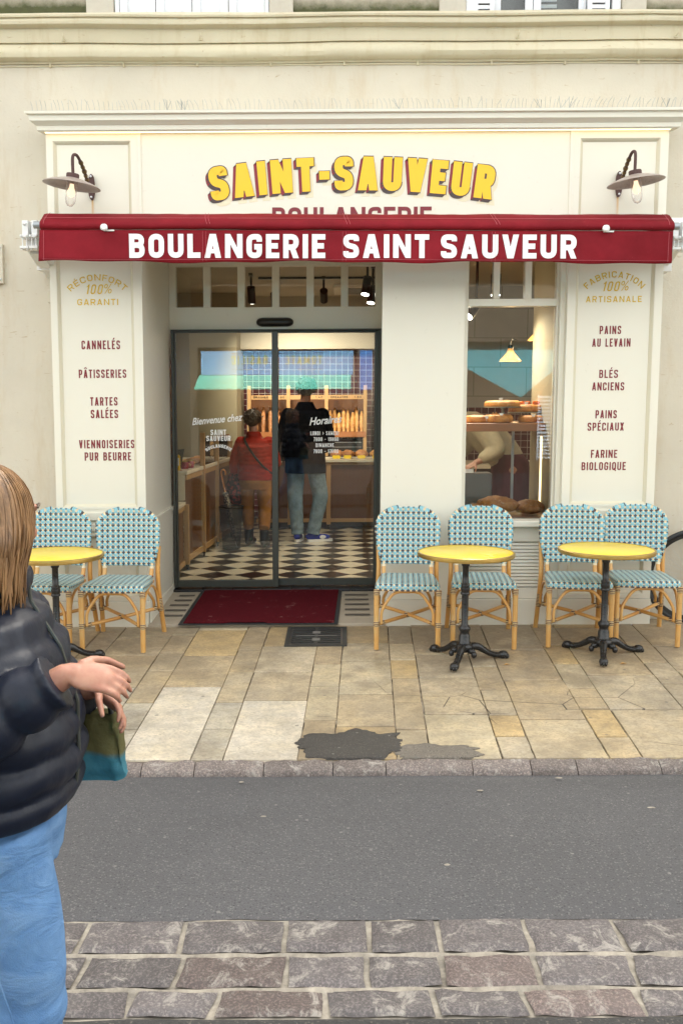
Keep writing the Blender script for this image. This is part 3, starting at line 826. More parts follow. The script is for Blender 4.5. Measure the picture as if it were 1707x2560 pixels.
# display window
t = MB(); a, b = .868, 1.592
t.box(a, .907, .115, .20, .70, 2.78); t.box(1.541, 1.556, .115, .20, .70, 2.78); t.box(1.556, b, .06, .20, .70, 2.78)
t.box(.907, 1.541, .115, .20, 2.313, 2.366); t.box(.907, 1.541, .115, .20, 2.66, 2.78)
t.box(1.084, 1.130, .115, .20, 2.366, 2.66); t.box(1.311, 1.359, .115, .20, 2.366, 2.66)
wf = t.build('window_frame', M['cream'], shop, bevel=.003)
gl = MB(); gl.box(.908, 1.540, .150, .157, .767, 2.312); gl.build('display_pane', M['glass'], shop).parent = wf
for p0, p1 in ((.908, 1.083), (1.131, 1.310), (1.36, 1.54)):
    q = MB(); q.box(p0, p1, .150, .157, 2.367, 2.659); q.build('pane', M['glass'], shop).parent = wf
q = MB(); q.box(.872, 1.588, -.02, .20, .725, .766); q.build('window_sill', M['cream'], shop, bevel=.005).parent = wf
q = MB(); q.box(a, b, .03, .20, .61, .725); q.box(a, .94, .03, .2, .19, .61); q.box(1.53, b, .03, .2, .19, .61); q.box(.94, 1.53, .03, .2, .19, .268)
q.build('stall_riser', M['cream'], shop, bevel=.003)
gr = MB(); gr.box(.94, 1.53, .13, .14, .268, .61, 1)
for k in range(13):
    z = .276+k*.0255
    gr.prism([(.036, z), (.040, z+.019), (.075, z+.026), (.072, z+.006)], 'x', .944, 1.526, 0)
gr.build('ventilation_grille', [M['cream'], M['black']], shop)
q = MB(); q.box(a, b, .002, .2, -.03, .187); q.build('plinth', M['cream'], shop, bevel=.004)
# crowning cornice with the lit strip tucked under it
prof = [(.19, 3.503), (-.050, 3.503), (-.056, 3.508), (-.058, 3.536), (-.070, 3.541), (-.076, 3.548), (-.090, 3.556), (-.098, 3.561), (-.100, 3.596), (-.122, 3.600), (-.124, 3.617), (.19, 3.640)]
cn = MB(); nx = 2; ends = ((-2.055, 1), (2.27, -1)); rings = []
for xe, sg in ends: rings.append([(xe - sg*max(0, (.0-y))*.95, y, z) for y, z in prof])
cn.rings(rings); cornice = cn.build('cornice', M['cream'], shop, smooth=35)
le = MB(); le.box(-2.06, 2.26, -.036, -.018, 3.4955, 3.5028); le.build('light_strip', M['led'], shop).parent = cornice
lp = MB(); lp.box(-2.062, 2.266, -.044, -.037, 3.4985, 3.5028); lp.build('strip_cover', M['cream'], shop).parent = cornice

# lettering painted on the wood
def sign(name, mt, fn, parent=None):
    mb = MB(); fn(mb); return mb.build(name, mt, parent or shop, fix=False)
def fascia_letters():
    xm, zt, rad = .062, 3.106, 6.9
    f0 = arch(xm, zt, rad, .004)
    polys = []
    for c, gx, wd in layout('SAINT-SAUVEUR', 1.96, .228, .25, .150):
        for k, pl in enumerate(glyph(c, wd, .25)):
            polys.append([Vector(f0(xm-.98+(gx+v.x)*.228, zt+v.y*.228)) for v in pl])
    sh, mr, dk, yl, ol = MB(), MB(), MB(), MB(), MB()
    dx, dz = -.021, -.020
    e = 0
    for p in polys:
        e = (e+1) % 9; ee = -e*.00005
        sh.face([v+Vector((.022, .0010+ee, -.040)) for v in p])
        ce = sum(p, Vector())/len(p)
        for i in range(len(p)):
            a, b = p[i], p[(i+1) % len(p)]; d = b-a; n = Vector((d.z, 0, -d.x))
            if n.dot((a+b)/2-ce) < 0: n = -n
            if d.length < 1e-5: continue
            n.normalize(); off = Vector((dx, 0, dz))
            down = n.z < -.55
            lev = -.0015 if down else -.0010
            (dk if down else mr).face([a+Vector((0, lev+ee, 0)), b+Vector((0, lev+ee, 0)), b+off+Vector((0, lev+ee, 0)), a+off+Vector((0, lev+ee, 0))])
        # thin dark outline: the letter a touch larger
        ol.face([v + (v-ce).normalized()*.0068 + Vector((0, -.0022+ee, 0)) for v in p])
        yl.face([v + Vector((0, -.0030+ee, 0)) for v in p])
    for nm, mb, mt in (('letter_shadow', sh, 'creamshadow'), ('letter_side', mr, 'maroonlight'), ('letter_underside', dk, 'brownblack'), ('letter_outline', ol, 'brownblack'), ('lettering', yl, 'yellowpaint')):
        o = mb.build(nm, M[mt], shop, fix=False)
        o.parent = fascia
fascia_letters()
sign('lettering', M['maroon'], lambda mb: letters(mb, 'BOULANGERIE', -.495, .622, 2.858, .135, .2, .13, y=.004)).parent = fascia
yw = .0205
for s_, x0, x1, z, h in (('CANNELÉS', -1.860, -1.585, 2.018, .062), ('PÂTISSERIES', -1.885, -1.545, 1.815, .060), ('TARTES', -1.808, -1.612, 1.618, .060), ('SALÉES', -1.806, -1.610, 1.528, .060),
                         ('VIENNOISERIES', -1.896, -1.497, 1.311, .060), ('PUR BEURRE', -1.858, -1.522, 1.222, .060)):
    sign('lettering', M['maroon'], lambda mb: letters(mb, s_, x0, x1, z, h, .155, .17, y=yw)).parent = pilL
for s_, x0, x1, z, h in (('PAINS', 1.832, 1.985, 2.105, .058), ('AU LEVAIN', 1.782, 2.055, 2.016, .058), ('BLÉS', 1.840, 1.974, 1.795, .058), ('ANCIENS', 1.792, 2.022, 1.706, .058), ('PAINS', 1.823, 1.976, 1.507, .058),
                         ('SPÉCIAUX', 1.769, 2.030, 1.418, .058), ('FARINE', 1.800, 1.990, 1.222, .058), ('BIOLOGIQUE', 1.735, 2.055, 1.133, .058)):
    sign('lettering', M['maroon'], lambda mb: letters(mb, s_, x0, x1, z, h, .155, .17, y=yw)).parent = pilR
for pil, xm, top, low, wl in ((pilL, -1.737, 'RÉCONFORT', 'GARANTI', .29), (pilR, 1.925, 'FABRICATION', 'ARTISANALE', .395)):
    L = .415 if pil is pilL else .425
    sign('lettering', M['ochre'], lambda mb: letters(mb, top, xm-L/2, xm+L/2, 2.50, .044, .16, .28, fn=arch(xm, 2.50, .265, yw))).parent = pil
    sign('lettering', M['ochre'], lambda mb: letters(mb, low, xm-wl/2, xm+wl/2, 2.328, .043, .17, .28, y=yw)).parent = pil
    def hund(mb):
        sl = lambda x, z: (x+.22*(z-2.405), yw, z)
        letters(mb, '100', xm-.088, xm+.030, 2.405, .068, .13, .22, fn=sl)
        for (px, pz) in ((xm+.062, 2.46), (xm+.088, 2.425)):
            for q in ribbon([(px+.010*math.cos(a*.628)+.2*.012*math.sin(a*.628), pz+.013*math.sin(a*.628)) for a in range(10)], .006, True): mb.face([(v.x, yw, v.y) for v in q])
        for q in ribbon([(xm+.052, 2.408), (xm+.100, 2.478)], .005): mb.face([(v.x, yw-.0002, v.y) for v in q])
    sign('lettering', M['ochre'], hund).parent = pil

# bird wires on top of the cornice
bs = MB(); rr = random.Random(3); x = -2.12
bs.tube([(-2.14, -.10, 3.622), (2.4, -.10, 3.622)], .0025, 5)
while x < 2.42:
    ln = rr.uniform(.055, .075); lx = rr.uniform(-.03, .012) + (.02 if x > .9 else 0); y = -.09+rr.uniform(-.02, .02)
    cvr = rr.choice((-.02, .03, .03))
    bs.tube([(x, y, 3.620), (x+lx*.3, y-.01, 3.620+ln*.55), (x+lx, y-.02+rr.uniform(-.02, .02), 3.620+ln)], .0013, 4, caps=False)
    if rr.random() < .07:
        for k in range(3): bs.tube([(x, y, 3.620), (x+rr.uniform(-.06, .06), y-.02, 3.620+rr.uniform(.05, .08))], .0016, 4, caps=False)
    x += rr.uniform(.024, .036)
tag(bs.build('bird_deterrent_wires', M['zinc']), 'row of thin bent bird wires along the top of the shopfront cornice', 'bird wires')

# rust run below each lamp plate: a thin irregular stain on the paint
g = G('rust_stain'); zz = g.xyz(g.coord('Generated'))
fade = g.math('MULTIPLY', g.ramp(zz[2], 0.0, .9), g.ramp(g.math('ABSOLUTE', g.math('SUBTRACT', zz[0], .5)), .5, .05))
M['ruststain'] = g.out(g.mix(g.math('MULTIPLY', fade, .85), (.80, .755, .635), (.62, .33, .08)), .5)

# ------------------------------------------------------------------ automatic sliding door
door = thing('sliding_door', 'pair of dark framed sliding glass door leaves with white lettering in the deep doorway', 'door', (-.54, 1.1, .08))
def leaf(x0, x1, y0, y1, lw, rw, name):
    f = MB(); f.box(x0, x0+lw, y0, y1, .088, 2.216); f.box(x1-rw, x1, y0, y1, .088, 2.216); f.box(x0+lw, x1-rw, y0, y1, .088, .146); f.box(x0+lw, x1-rw, y0, y1, 2.200, 2.216)
    fo = f.build('leaf_frame', M['doorframe'], door, bevel=.003)
    q = MB(); ym = (y0+y1)/2; q.box(x0+lw, x1-rw, ym-.004, ym+.004, .146, 2.200); go = q.build('glass_pane', M['glass'], door); go.parent = fo
    return fo, ym-.0045
lf, yl_ = leaf(-1.376, -.527, 1.045, 1.080, .012, .050, 'l')
rf_, yr_ = leaf(-.560, .300, 1.110, 1.145, .030, .032, 'r')
fr = MB(); fr.box(-1.398, -1.378, 1.03, 1.17, .085, 2.226); fr.box(.302, .320, 1.03, 1.17, .085, 2.226); fr.box(-1.378, .302, 1.03, 1.17, 2.217, 2.226)
fr.box(.276, .302, 1.09, 1.108, .085, 2.21)
fr.build('door_frame', M['doorframe'], door, bevel=.002)
def dl(fn, pane, nm='door_lettering'):
    mb = MB(); fn(mb); o = mb.build(nm, M['white'], door, fix=False); o.parent = pane; return o
from_px = lambda px, py, Y: ((px-853.5)*(Y+7.0)/2425*1.006, 0)
yy = yl_-.002
dl(lambda mb: fonttext(mb, 'Bienvenue chez', -1.035, 1.466, .082, yy, .38, .80, R(5), .0018), lf)
dl(lambda mb: letters(mb, 'SAINT', -1.086, -.957, 1.366, .044, .20, .14, y=yy), lf)
dl(lambda mb: letters(mb, 'SAUVEUR', -1.122, -.920, 1.316, .044, .20, .14, y=yy), lf)
dl(lambda mb: letters(mb, 'BOULANGERIE', -1.125, -.915, 1.262, .027, .22, .16, fn=arch(-1.02, 1.262, .16, yy)), lf)
yy = yr_-.002
dl(lambda mb: fonttext(mb, 'Horaires', -.140, 1.452, .088, yy, .38, .85, R(5), .0020), rf_)
for s_, x0, x1, z in (('LUNDI > SAMEDI', -.262, -.026, 1.357), ('7H00 - 19H00', -.235, -.028, 1.307), ('DIMANCHE', -.218, -.066, 1.257), ('7H00 - 13H00', -.236, -.028, 1.207)):
    dl(lambda mb: letters(mb, s_, x0, x1, z, .033, .17, .16, y=yy), rf_)
sn = MB(); rings = []
for x, k in ((-.703, .25), (-.695, .6), (-.68, .86), (-.655, 1), (-.45, 1), (-.425, .86), (-.408, .6), (-.400, .25)):
    rings.append([(x, 1.078-.05*max(0, math.sin(a))*k - .001, 2.285+.037*k*math.cos(a)) for a in [i*math.pi/14 for i in range(15)]] )
sn.rings(rings)
tag(sn.build('door_sensor', M['black'], smooth=40), 'black rounded motion sensor bar above the sliding door', 'sensor')

# threshold: pale stone with dark anti-slip strips, a dark tile row, and the mat
th = MB(); th.prism([(-.015, -.02), (-.015, .016), (.98, .060), (.98, -.02)], 'x', -1.415, .33)
tag(th.build('stone_threshold', plain('smooth_threshold_stone', (.40, .34, .26), .6, .12, 6, .2, 60), bevel=.006), kind='structure')
dt = MB()
for k in range(7): dt.box(-1.40+k*.247, -1.157+k*.247, .983, 1.17, .02, .078)
tag(dt.build('tiled_door_step', plain('black_floor_tile', (.018, .018, .02), .35, .2, 8), bevel=.003), kind='structure')
TZ = lambda y: .016+(y+.015)*.0442
gm = MB()
for k in range(5):
    y = .20+k*.155
    for a, b in ((-1.375+.02*k*.6, -1.20), (.03, .22)):
        gm.face([(a, y, TZ(y)+.004), (b, y, TZ(y)+.004), (b, y+.05, TZ(y+.05)+.004), (a, y+.05, TZ(y+.05)+.004)])
strips = gm.build('grip_strip', plain('dark_grip_strip', (.10, .085, .07), .8, .3, 30, .5, 200)); tag(strips, kind='structure')
dm = thing('door_mat', 'dark red brush mat with black rubber edge lying in front of the sliding door', 'mat', (-.6, .5, .03))
def matsheet(x0, x1, y0, y1, th_, wav, x0b=None, x1b=None):
    mb = MB(); nx, ny = 30, 16; top = []; rr = []
    for j in range(ny+1):
        y = y0+(y1-y0)*j/ny; a = x0+((x0b if x0b is not None else x0)-x0)*j/ny; b = x1+((x1b if x1b is not None else x1)-x1)*j/ny
        rr.append([(a+(b-a)*i/nx, y, TZ(max(y, -.015)) + th_ + wav*max(0, noise.noise(Vector((i*.35, j*.30, 3)))) + (wav*1.2 if j == 0 and 8 < i < 17 else 0)) for i in range(nx+1)])
    V = [[mb.bm.verts.new(p) for p in r] for r in rr]
    for a, b in zip(V[:-1], V[1:]):
        for i in range(nx): mb.bm.faces.new((a[i], a[i+1], b[i+1], b[i]))
    ed = bmesh.ops.extrude_face_region(mb.bm, geom=mb.bm.faces[:])
    bmesh.ops.translate(mb.bm, vec=(0, 0, -.005), verts=[v for v in ed['geom'] if isinstance(v, bmesh.types.BMVert)])
    return mb
matsheet(-1.19, -.022, -.055, 1.05, .008, .002, -1.165, .008).build('rubber_backing', M['rubber'], dm)
matsheet(-1.155, -.052, -.028, 1.035, .015, .005, -1.135, -.020).build('pile', M['mat'], dm, smooth=60)
dg_ = thing('drain_grate', 'black slotted floor grate set in the paving in front of the mat', 'drain grate', (-.17, -.31, 0))
q = MB(); gx0, gx1, gy0, gy1 = -.385, .042, -.575, -.068
P0 = PZ(gy0)
def gbox(mb, a, b, c_, d, h0, h1, m=0):
    mb.face([(a, c_, PZ(c_)+h1), (b, c_, PZ(c_)+h1), (b, d, PZ(d)+h1), (a, d, PZ(d)+h1)], m)
    mb.face([(a, c_, PZ(c_)+h0), (b, c_, PZ(c_)+h0), (b, c_, PZ(c_)+h1), (a, c_, PZ(c_)+h1)], m)
    mb.face([(a, d, PZ(d)+h0), (b, d, PZ(d)+h0), (b, d, PZ(d)+h1), (a, d, PZ(d)+h1)], m)
    mb.face([(a, c_, PZ(c_)+h0), (a, d, PZ(d)+h0), (a, d, PZ(d)+h1), (a, c_, PZ(c_)+h1)], m)
    mb.face([(b, c_, PZ(c_)+h0), (b, d, PZ(d)+h0), (b, d, PZ(d)+h1), (b, c_, PZ(c_)+h1)], m)
gbox(q, gx0, gx1, gy0, gy0+.03, 0, .008); gbox(q, gx0, gx1, gy1-.03, gy1, 0, .008); gbox(q, gx0, gx0+.03, gy0+.03, gy1-.03, 0, .008); gbox(q, gx1-.03, gx1, gy0+.03, gy1-.03, 0, .008)
gi = plain('grimy_cast_grate', (.022, .021, .020), .55, .4, 25, .5, 90)
q.build('frame', gi, dg_)
q = MB(); gbox(q, gx0+.03, gx1-.03, gy0+.03, gy1-.03, 0, .0035)
q.build('pit_shade_sheet', M['black'], dg_)  # flat black sheet between the bars, painting the shade of the pit
q = MB(); n = 9
for k in range(n):
    y = gy0+.045+k*(gy1-gy0-.09)/(n-1); gbox(q, gx0+.045, gx1-.045, y-.013, y+.009, .0035, .0085)
gbox(q, gx0+.20, gx0+.225, gy0+.03, gy1-.03, .0035, .0088)
q.build('bars', gi, dg_)
q = MB(); ym = (gy0+gy1)/2; gbox(q, gx0+.07, gx1-.07, ym-.008, ym+.004, .0085, .0105); gbox(q, gx0+.185, gx0+.24, ym+.06, ym+.12, .0085, .0105); gbox(q, gx0+.185, gx0+.24, ym-.13, ym-.07, .0085, .0105)
q.build('worn_lifting_bar', plain('worn_grey_iron', (.16, .15, .14), .5, .5, 60), dg_)

# ------------------------------------------------------------------ awning (it hangs truly level while the shopfront leans with the street)
aw = thing('awning', 'rolled dark red canvas awning with white block lettering on its hanging valance', 'awning', (0, -.2, 2.5))
LV = lambda x: -.0077*x
AX0, AX1 = -1.992, 2.172
def vy(x, z):                                                        # the valance hangs a little loose
    t = max(0, (2.755-z)/.2)
    return -.447 - .010*t*math.sin(x*2.1+.4) - .007*t*math.sin(x*5.3) - .003*t*math.sin(x*17+z*30) - .010*t
va = MB(); nx, nz = 120, 8; V = []
for j in range(nz+1):
    z = 2.757-(2.757-2.552)*j/nz
    V.append([va.bm.verts.new((AX0-.008*j/nz*(1 if i < nx/2 else 0)+(AX1-AX0)*i/nx, vy(AX0+(AX1-AX0)*i/nx, z), z + LV(AX0+(AX1-AX0)*i/nx) + (.006*math.sin(i*.16)+.004*math.sin(i*.41))*(j/nz))) for i in range(nx+1)])
for a, b in zip(V[:-1], V[1:]):
    for i in range(nx): va.bm.faces.new((a[i], a[i+1], b[i+1], b[i]))
vo = va.build('valance', M['canvas'], aw, smooth=60, solid=.003)
txt = MB()
vf = lambda x, z: (x, vy(x, z)-.0042, z+LV(x))
for s_, x0, x1 in (('BOULANGERIE', -1.405, -.114), ('SAINT', .004, .568), ('SAUVEUR', .645, 1.537)):
    letters(txt, s_, x0, x1, 2.577, .155, .228, .165, fn=vf)
txt.build('lettering', M['white'], aw, fix=False).parent = vo
# seams
sm = MB()
for x in (-.92, .0, .98):
    for d in (0, .022):
        pts = [(x+d, vy(x+d, z)-.0045, z+LV(x)) for z in (2.75, 2.68, 2.6, 2.556)]
        sm.tube(pts, .0010, 4)
for d in (.014,):
    sm.tube([(x, vy(x, 2.566)-.0045, 2.566+LV(x)) for x in [AX0+.02+i*(AX1-AX0-.04)/60 for i in range(61)]], .0010, 4)
for x in (AX0+.028, AX1-.028): sm.tube([(x, vy(x, z)-.0045, z+LV(x)) for z in (2.75, 2.65, 2.56)], .0011, 4)
sm.build('stitching', M['stitch'], aw).parent = vo
# canvas wound on its tubes: crest behind, front tube, then tucked under
pr_ = [(-.12, 2.800), (-.16, 2.868), (-.22, 2.888), (-.29, 2.891), (-.35, 2.872), (-.408, 2.838), (-.432, 2.824), (-.452, 2.808), (-.462, 2.790), (-.458, 2.773), (-.446, 2.764), (-.43, 2.762), (-.40, 2.768)]
ca = MB(); V = []
for (y, z) in pr_:
    V.append([ca.bm.verts.new((AX0+.004+(AX1-AX0)*i/nx, y + .003*noise.noise(Vector((i*.2, y*20, 1))), z + LV(AX0+(AX1-AX0)*i/nx) + .007*noise.noise(Vector((i*.09+y*9, y*11, 3))) + .003*noise.noise(Vector((i*.4, y*16, 6))))) for i in range(nx+1)])
for a, b in zip(V[:-1], V[1:]):
    for i in range(nx): ca.bm.faces.new((a[i], a[i+1], b[i+1], b[i]))
co_ = ca.build('canvas_roll', M['canvas'], aw, smooth=60, solid=.003)
sm = MB()
for x in (-.92, -.90, .0, .02, .98, 1.0, AX0+.03, AX1-.03): sm.tube([(x+(.03 if abs(x) < 1.5 else 0)*(k/5.), pr_[3+k][0]-.002, pr_[3+k][1]+.004+LV(x)) for k in range(6)], .0012, 4)
sm.tube([(x, -.410, 2.8415+LV(x)) for x in [AX0+.02+i*(AX1-AX0-.04)/40 for i in range(41)]], .0013, 4)
sm.build('stitching', M['stitch'], aw).parent = co_
ft = MB(); ft.lathe([(.024, 0), (.024, 4.25)], (-2.035, -.422, 2.792+LV(-2)), 20, axis=(4.25, 0, -.0077*4.25)); ft.build('front_tube', M['zinc'], aw, smooth=40)
bt = MB(); bt.lathe([(.036, 0), (.036, 4.2)], (-2.01, -.25, 2.822+LV(-2)), 20, axis=(4.2, 0, -.0077*4.2)); bt.build('roller_tube', M['zinc'], aw, smooth=40)
for xx in (-1.56, 1.72):
    k = MB(); rings = []
    for y, s_ in ((-.43, .5), (-.474, .9), (-.486, 1), (-.494, .7)):
        rings.append([(xx + .024*s_*math.cos(a)*(abs(math.cos(a))**-.25 if abs(math.cos(a)) > .05 else 1), y, 2.768+LV(xx)+.022*s_*math.sin(a)) for a in [i*math.pi/8 for i in range(16)]])
    k.rings(rings); k.box(xx-.008, xx+.06, -.455, -.442, 2.748+LV(xx), 2.757+LV(xx))
    k.build('white_clip', M['whitemetal'], aw, smooth=40)
def bracket(xi, sg):
    """white cast arm bracket outside the canvas: back plate, box and two clamp lugs"""
    m = MB(); z0 = LV(xi)
    X = lambda d: xi+sg*d
    def b(a, c, y0, y1, za, zb): m.box(min(X(a), X(c)), max(X(a), X(c)), y0, y1, za+z0, zb+z0)
    b(.0, .135, .03, .199, 2.56, 2.90)
    m.prism([(.02, 2.905), (-.20, 2.87), (-.23, 2.80), (-.20, 2.68), (.02, 2.60)], 'x', min(X(.005), X(.128)), max(X(.005), X(.128)))
    for d in (.022, .085):
        b(d, d+.040, -.30, -.19, 2.745, 2.845); b(d-.006, d+.046, -.33, -.20, 2.728, 2.747); b(d-.008, d+.048, -.335, -.20, 2.655, 2.672)
        for e in (.006, .034): m.lathe([(.0045, 0), (.0045, .075)], (X(d+e), -.315, 2.668+z0), 8)
        for e in (.002, .038):
            m.lathe([(.009, 0), (.009, .010)], (X(d+e), -.315, 2.645+z0), 8); m.lathe([(.008, 0), (.008, .008)], (X(d+e), -.333, 2.738+z0), 8, axis=(0, -1, 0))
        m.lathe([(.012, 0), (.012, .010), (.007, .016)], (X(d+.02), -.298, 2.822+z0), 10, axis=(0, -1, 0))
    # the sloping arm shoe below
    m.prism([(-.20, 2.655), (-.02, 2.60), (.19, 2.54), (.19, 2.60), (-.18, 2.70)], 'x', min(X(.03), X(.11)), max(X(.03), X(.11)))
    return m.build('arm_bracket', M['whitemetal'], aw, bevel=.004)
bracket(-2.03, -1); bracket(2.195, 1)

# ------------------------------------------------------------------ stable lanterns
def wall_lamp(px, hx, sg, label):
    t = thing('wall_lamp', label, 'lamp', (px, 0.0, 3.05), group='rusty hooded wall lamps')
    tilt = sg*R(7)
    # oval back plate with two screws
    m = MB(); out = []
    for i in range(24):
        a = 2*math.pi*i/24; out.append((px+.021*math.cos(a), 3.137+.066*math.sin(a)+(.022 if math.sin(a) > 0 else -.022)))
    m.prism(out, 'y', -.012, .018); m.build('back_plate', M['rust'], t, bevel=.004)
    for z in (3.137+.070, 3.137-.070):
        m = MB(); m.lathe([(.008, 0), (.008, .004), (.003, .006)], (px, -.012, z), 10, axis=(0, -1, 0)); m.build('screw', M['steel'], t)
    hy = -.30; A = Vector((px, -.012, 3.137)); H = Vector((hx, hy, 3.165))
    dx = hx-px
    pts = smoothpath([(px, -.012, 3.137), (px+dx*.18, -.07, 3.160), (px+dx*.34, -.14, 3.225), (px+dx*.62, -.225, 3.285), (px+dx*.85, -.275, 3.290), (hx, hy, 3.262), (hx, hy, 3.165)], 6)
    m = MB(); m.tube(pts, .0105, 10); m.build('gooseneck', M['rust'], t, smooth=50)
    m = MB()
    for k, r_ in ((7, .016), (9, .0145), (11, .018), (13, .015), (15, .017)): m.tube([pts[k-1].lerp(pts[k], .3), pts[k], pts[k+1].lerp(pts[k], .3)], [r_*.8, r_, r_*.8], 10)
    m.build('brass_joint', plain('aged_brass', (.16, .11, .05), .5, .4, 60, .3, 120, metal=.7) if 'agedbrass' not in M else M['agedbrass'], t, smooth=50)
    rot = Matrix.Rotation(tilt, 3, 'Y'); ax = rot @ Vector((0, 0, 1))
    m = MB(); m.lathe([(.012, .034), (.040, .031), (.0425, .026), (.0425, .002), (.040, 0)], H - ax*.035, 24, axis=ax); m.build('cap', M['rust'], t, smooth=40)
    prof = [(.040, .030), (.046, .030), (.10, .016), (.16, -.004), (.188, -.018), (.190, -.021), (.186, -.022), (.158, -.009), (.10, .010), (.044, .024)]
    m = MB(); m.lathe(prof, H - ax*.063, 40, axis=ax, caps=False); m.build('enamel_shade', M['enamel'], t, smooth=60)
    m = MB(); m.lathe([(.036, 0), (.036, -.09), (.0355, -.125), (.030, -.152), (.018, -.170), (.002, -.176)], H - ax*.045, 24, axis=ax, caps=False)
    m.build('glass_dome', M['lampglass'], t, smooth=60)
    m = MB(); m.lathe([(.017, 0), (.017, -.020), (.014, -.026)], H-ax*.046, 14, axis=ax); m.build('bulb_socket', plain('ivory_socket', (.5, .47, .4), .5), t, smooth=40)
    m = MB(); m.lathe([(.013, -.026), (.015, -.045), (.024, -.070), (.026, -.086), (.020, -.104), (.006, -.112)], H-ax*.046, 18, axis=ax); m.build('light_bulb', M['bulb'], t, smooth=60)
    st = MB(); st.face([(px-.012, -.0005+.0205, 2.86), (px+.012, .020, 2.86), (px+.010, .020, 3.066), (px-.010, .020, 3.066)])
    st.build('rust_run', M['ruststain'], t)
    return t
g = G('hazy_lamp_glass'); n_ = g.n  # pale diffuse mixed into the glass, stronger towards the rim
a_ = n_.new('ShaderNodeBsdfTransparent'); b_ = n_.new('ShaderNodeBsdfGlossy'); b_.inputs['Roughness'].default_value = .05; d_ = n_.new('ShaderNodeBsdfDiffuse'); d_.inputs[0].default_value = (.8, .78, .75, 1)
lw = n_.new('ShaderNodeLayerWeight'); lw.inputs[0].default_value = .35; x1_ = n_.new('ShaderNodeMixShader'); x2_ = n_.new('ShaderNodeMixShader')
g.l.new(g.math('ADD', g.math('MULTIPLY', lw.outputs['Facing'], .30), .10), x1_.inputs[0]); g.l.new(a_.outputs[0], x1_.inputs[1]); g.l.new(d_.outputs[0], x1_.inputs[2])
g.l.new(g.math('MULTIPLY', lw.outputs['Fresnel'], .35), x2_.inputs[0]); g.l.new(x1_.outputs[0], x2_.inputs[1]); g.l.new(b_.outputs[0], x2_.inputs[2]); g.l.new(x2_.outputs[0], n_['Material Output'].inputs[0]); M['lampglass'] = g.m
g = G('grey_enamel'); n = g.noise(18, 6, .65); n2 = g.noise(70, 4)
c = g.mix(g.ramp(n, .35, .7), (.40, .335, .30), (.30, .25, .225)); c = g.mix(g.math('MULTIPLY', g.ramp(n2, .64, .7), .6), c, (.07, .035, .02))
M['enamel'] = g.out(c, .35)
M['agedbrass'] = plain('aged_brass_fitting', (.16, .11, .05), .5, .4, 60, .3, 120, metal=.7)
wall_lamp(-1.756, -1.802, 1, 'rusty hooded wall lamp with lit bulb over the left pilaster')
wall_lamp(1.927, 1.947, -1, 'rusty hooded wall lamp with lit bulb over the right pilaster')

# ------------------------------------------------------------------ woven bistro chair: front faces -Y, origin on the ground under its middle
def uvgrid(name, P, UV, mat, parent, solid=0, smooth=60):
    mb = MB(); lay = mb.bm.loops.layers.uv.new('UVMap')
    V = [[mb.bm.verts.new(p) for p in r] for r in P]; idx = {}
    for j, r in enumerate(V):
        for i, v in enumerate(r): idx[v] = UV[j][i]
    for a, b in zip(V[:-1], V[1:]):
        for i in range(len(a)-1):
            f = mb.bm.faces.new((a[i], a[i+1], b[i+1], b[i]))
            for lp in f.loops: lp[lay].uv = idx[lp.vert]
    return mb.build(name, mat, parent, smooth=smooth, solid=solid)

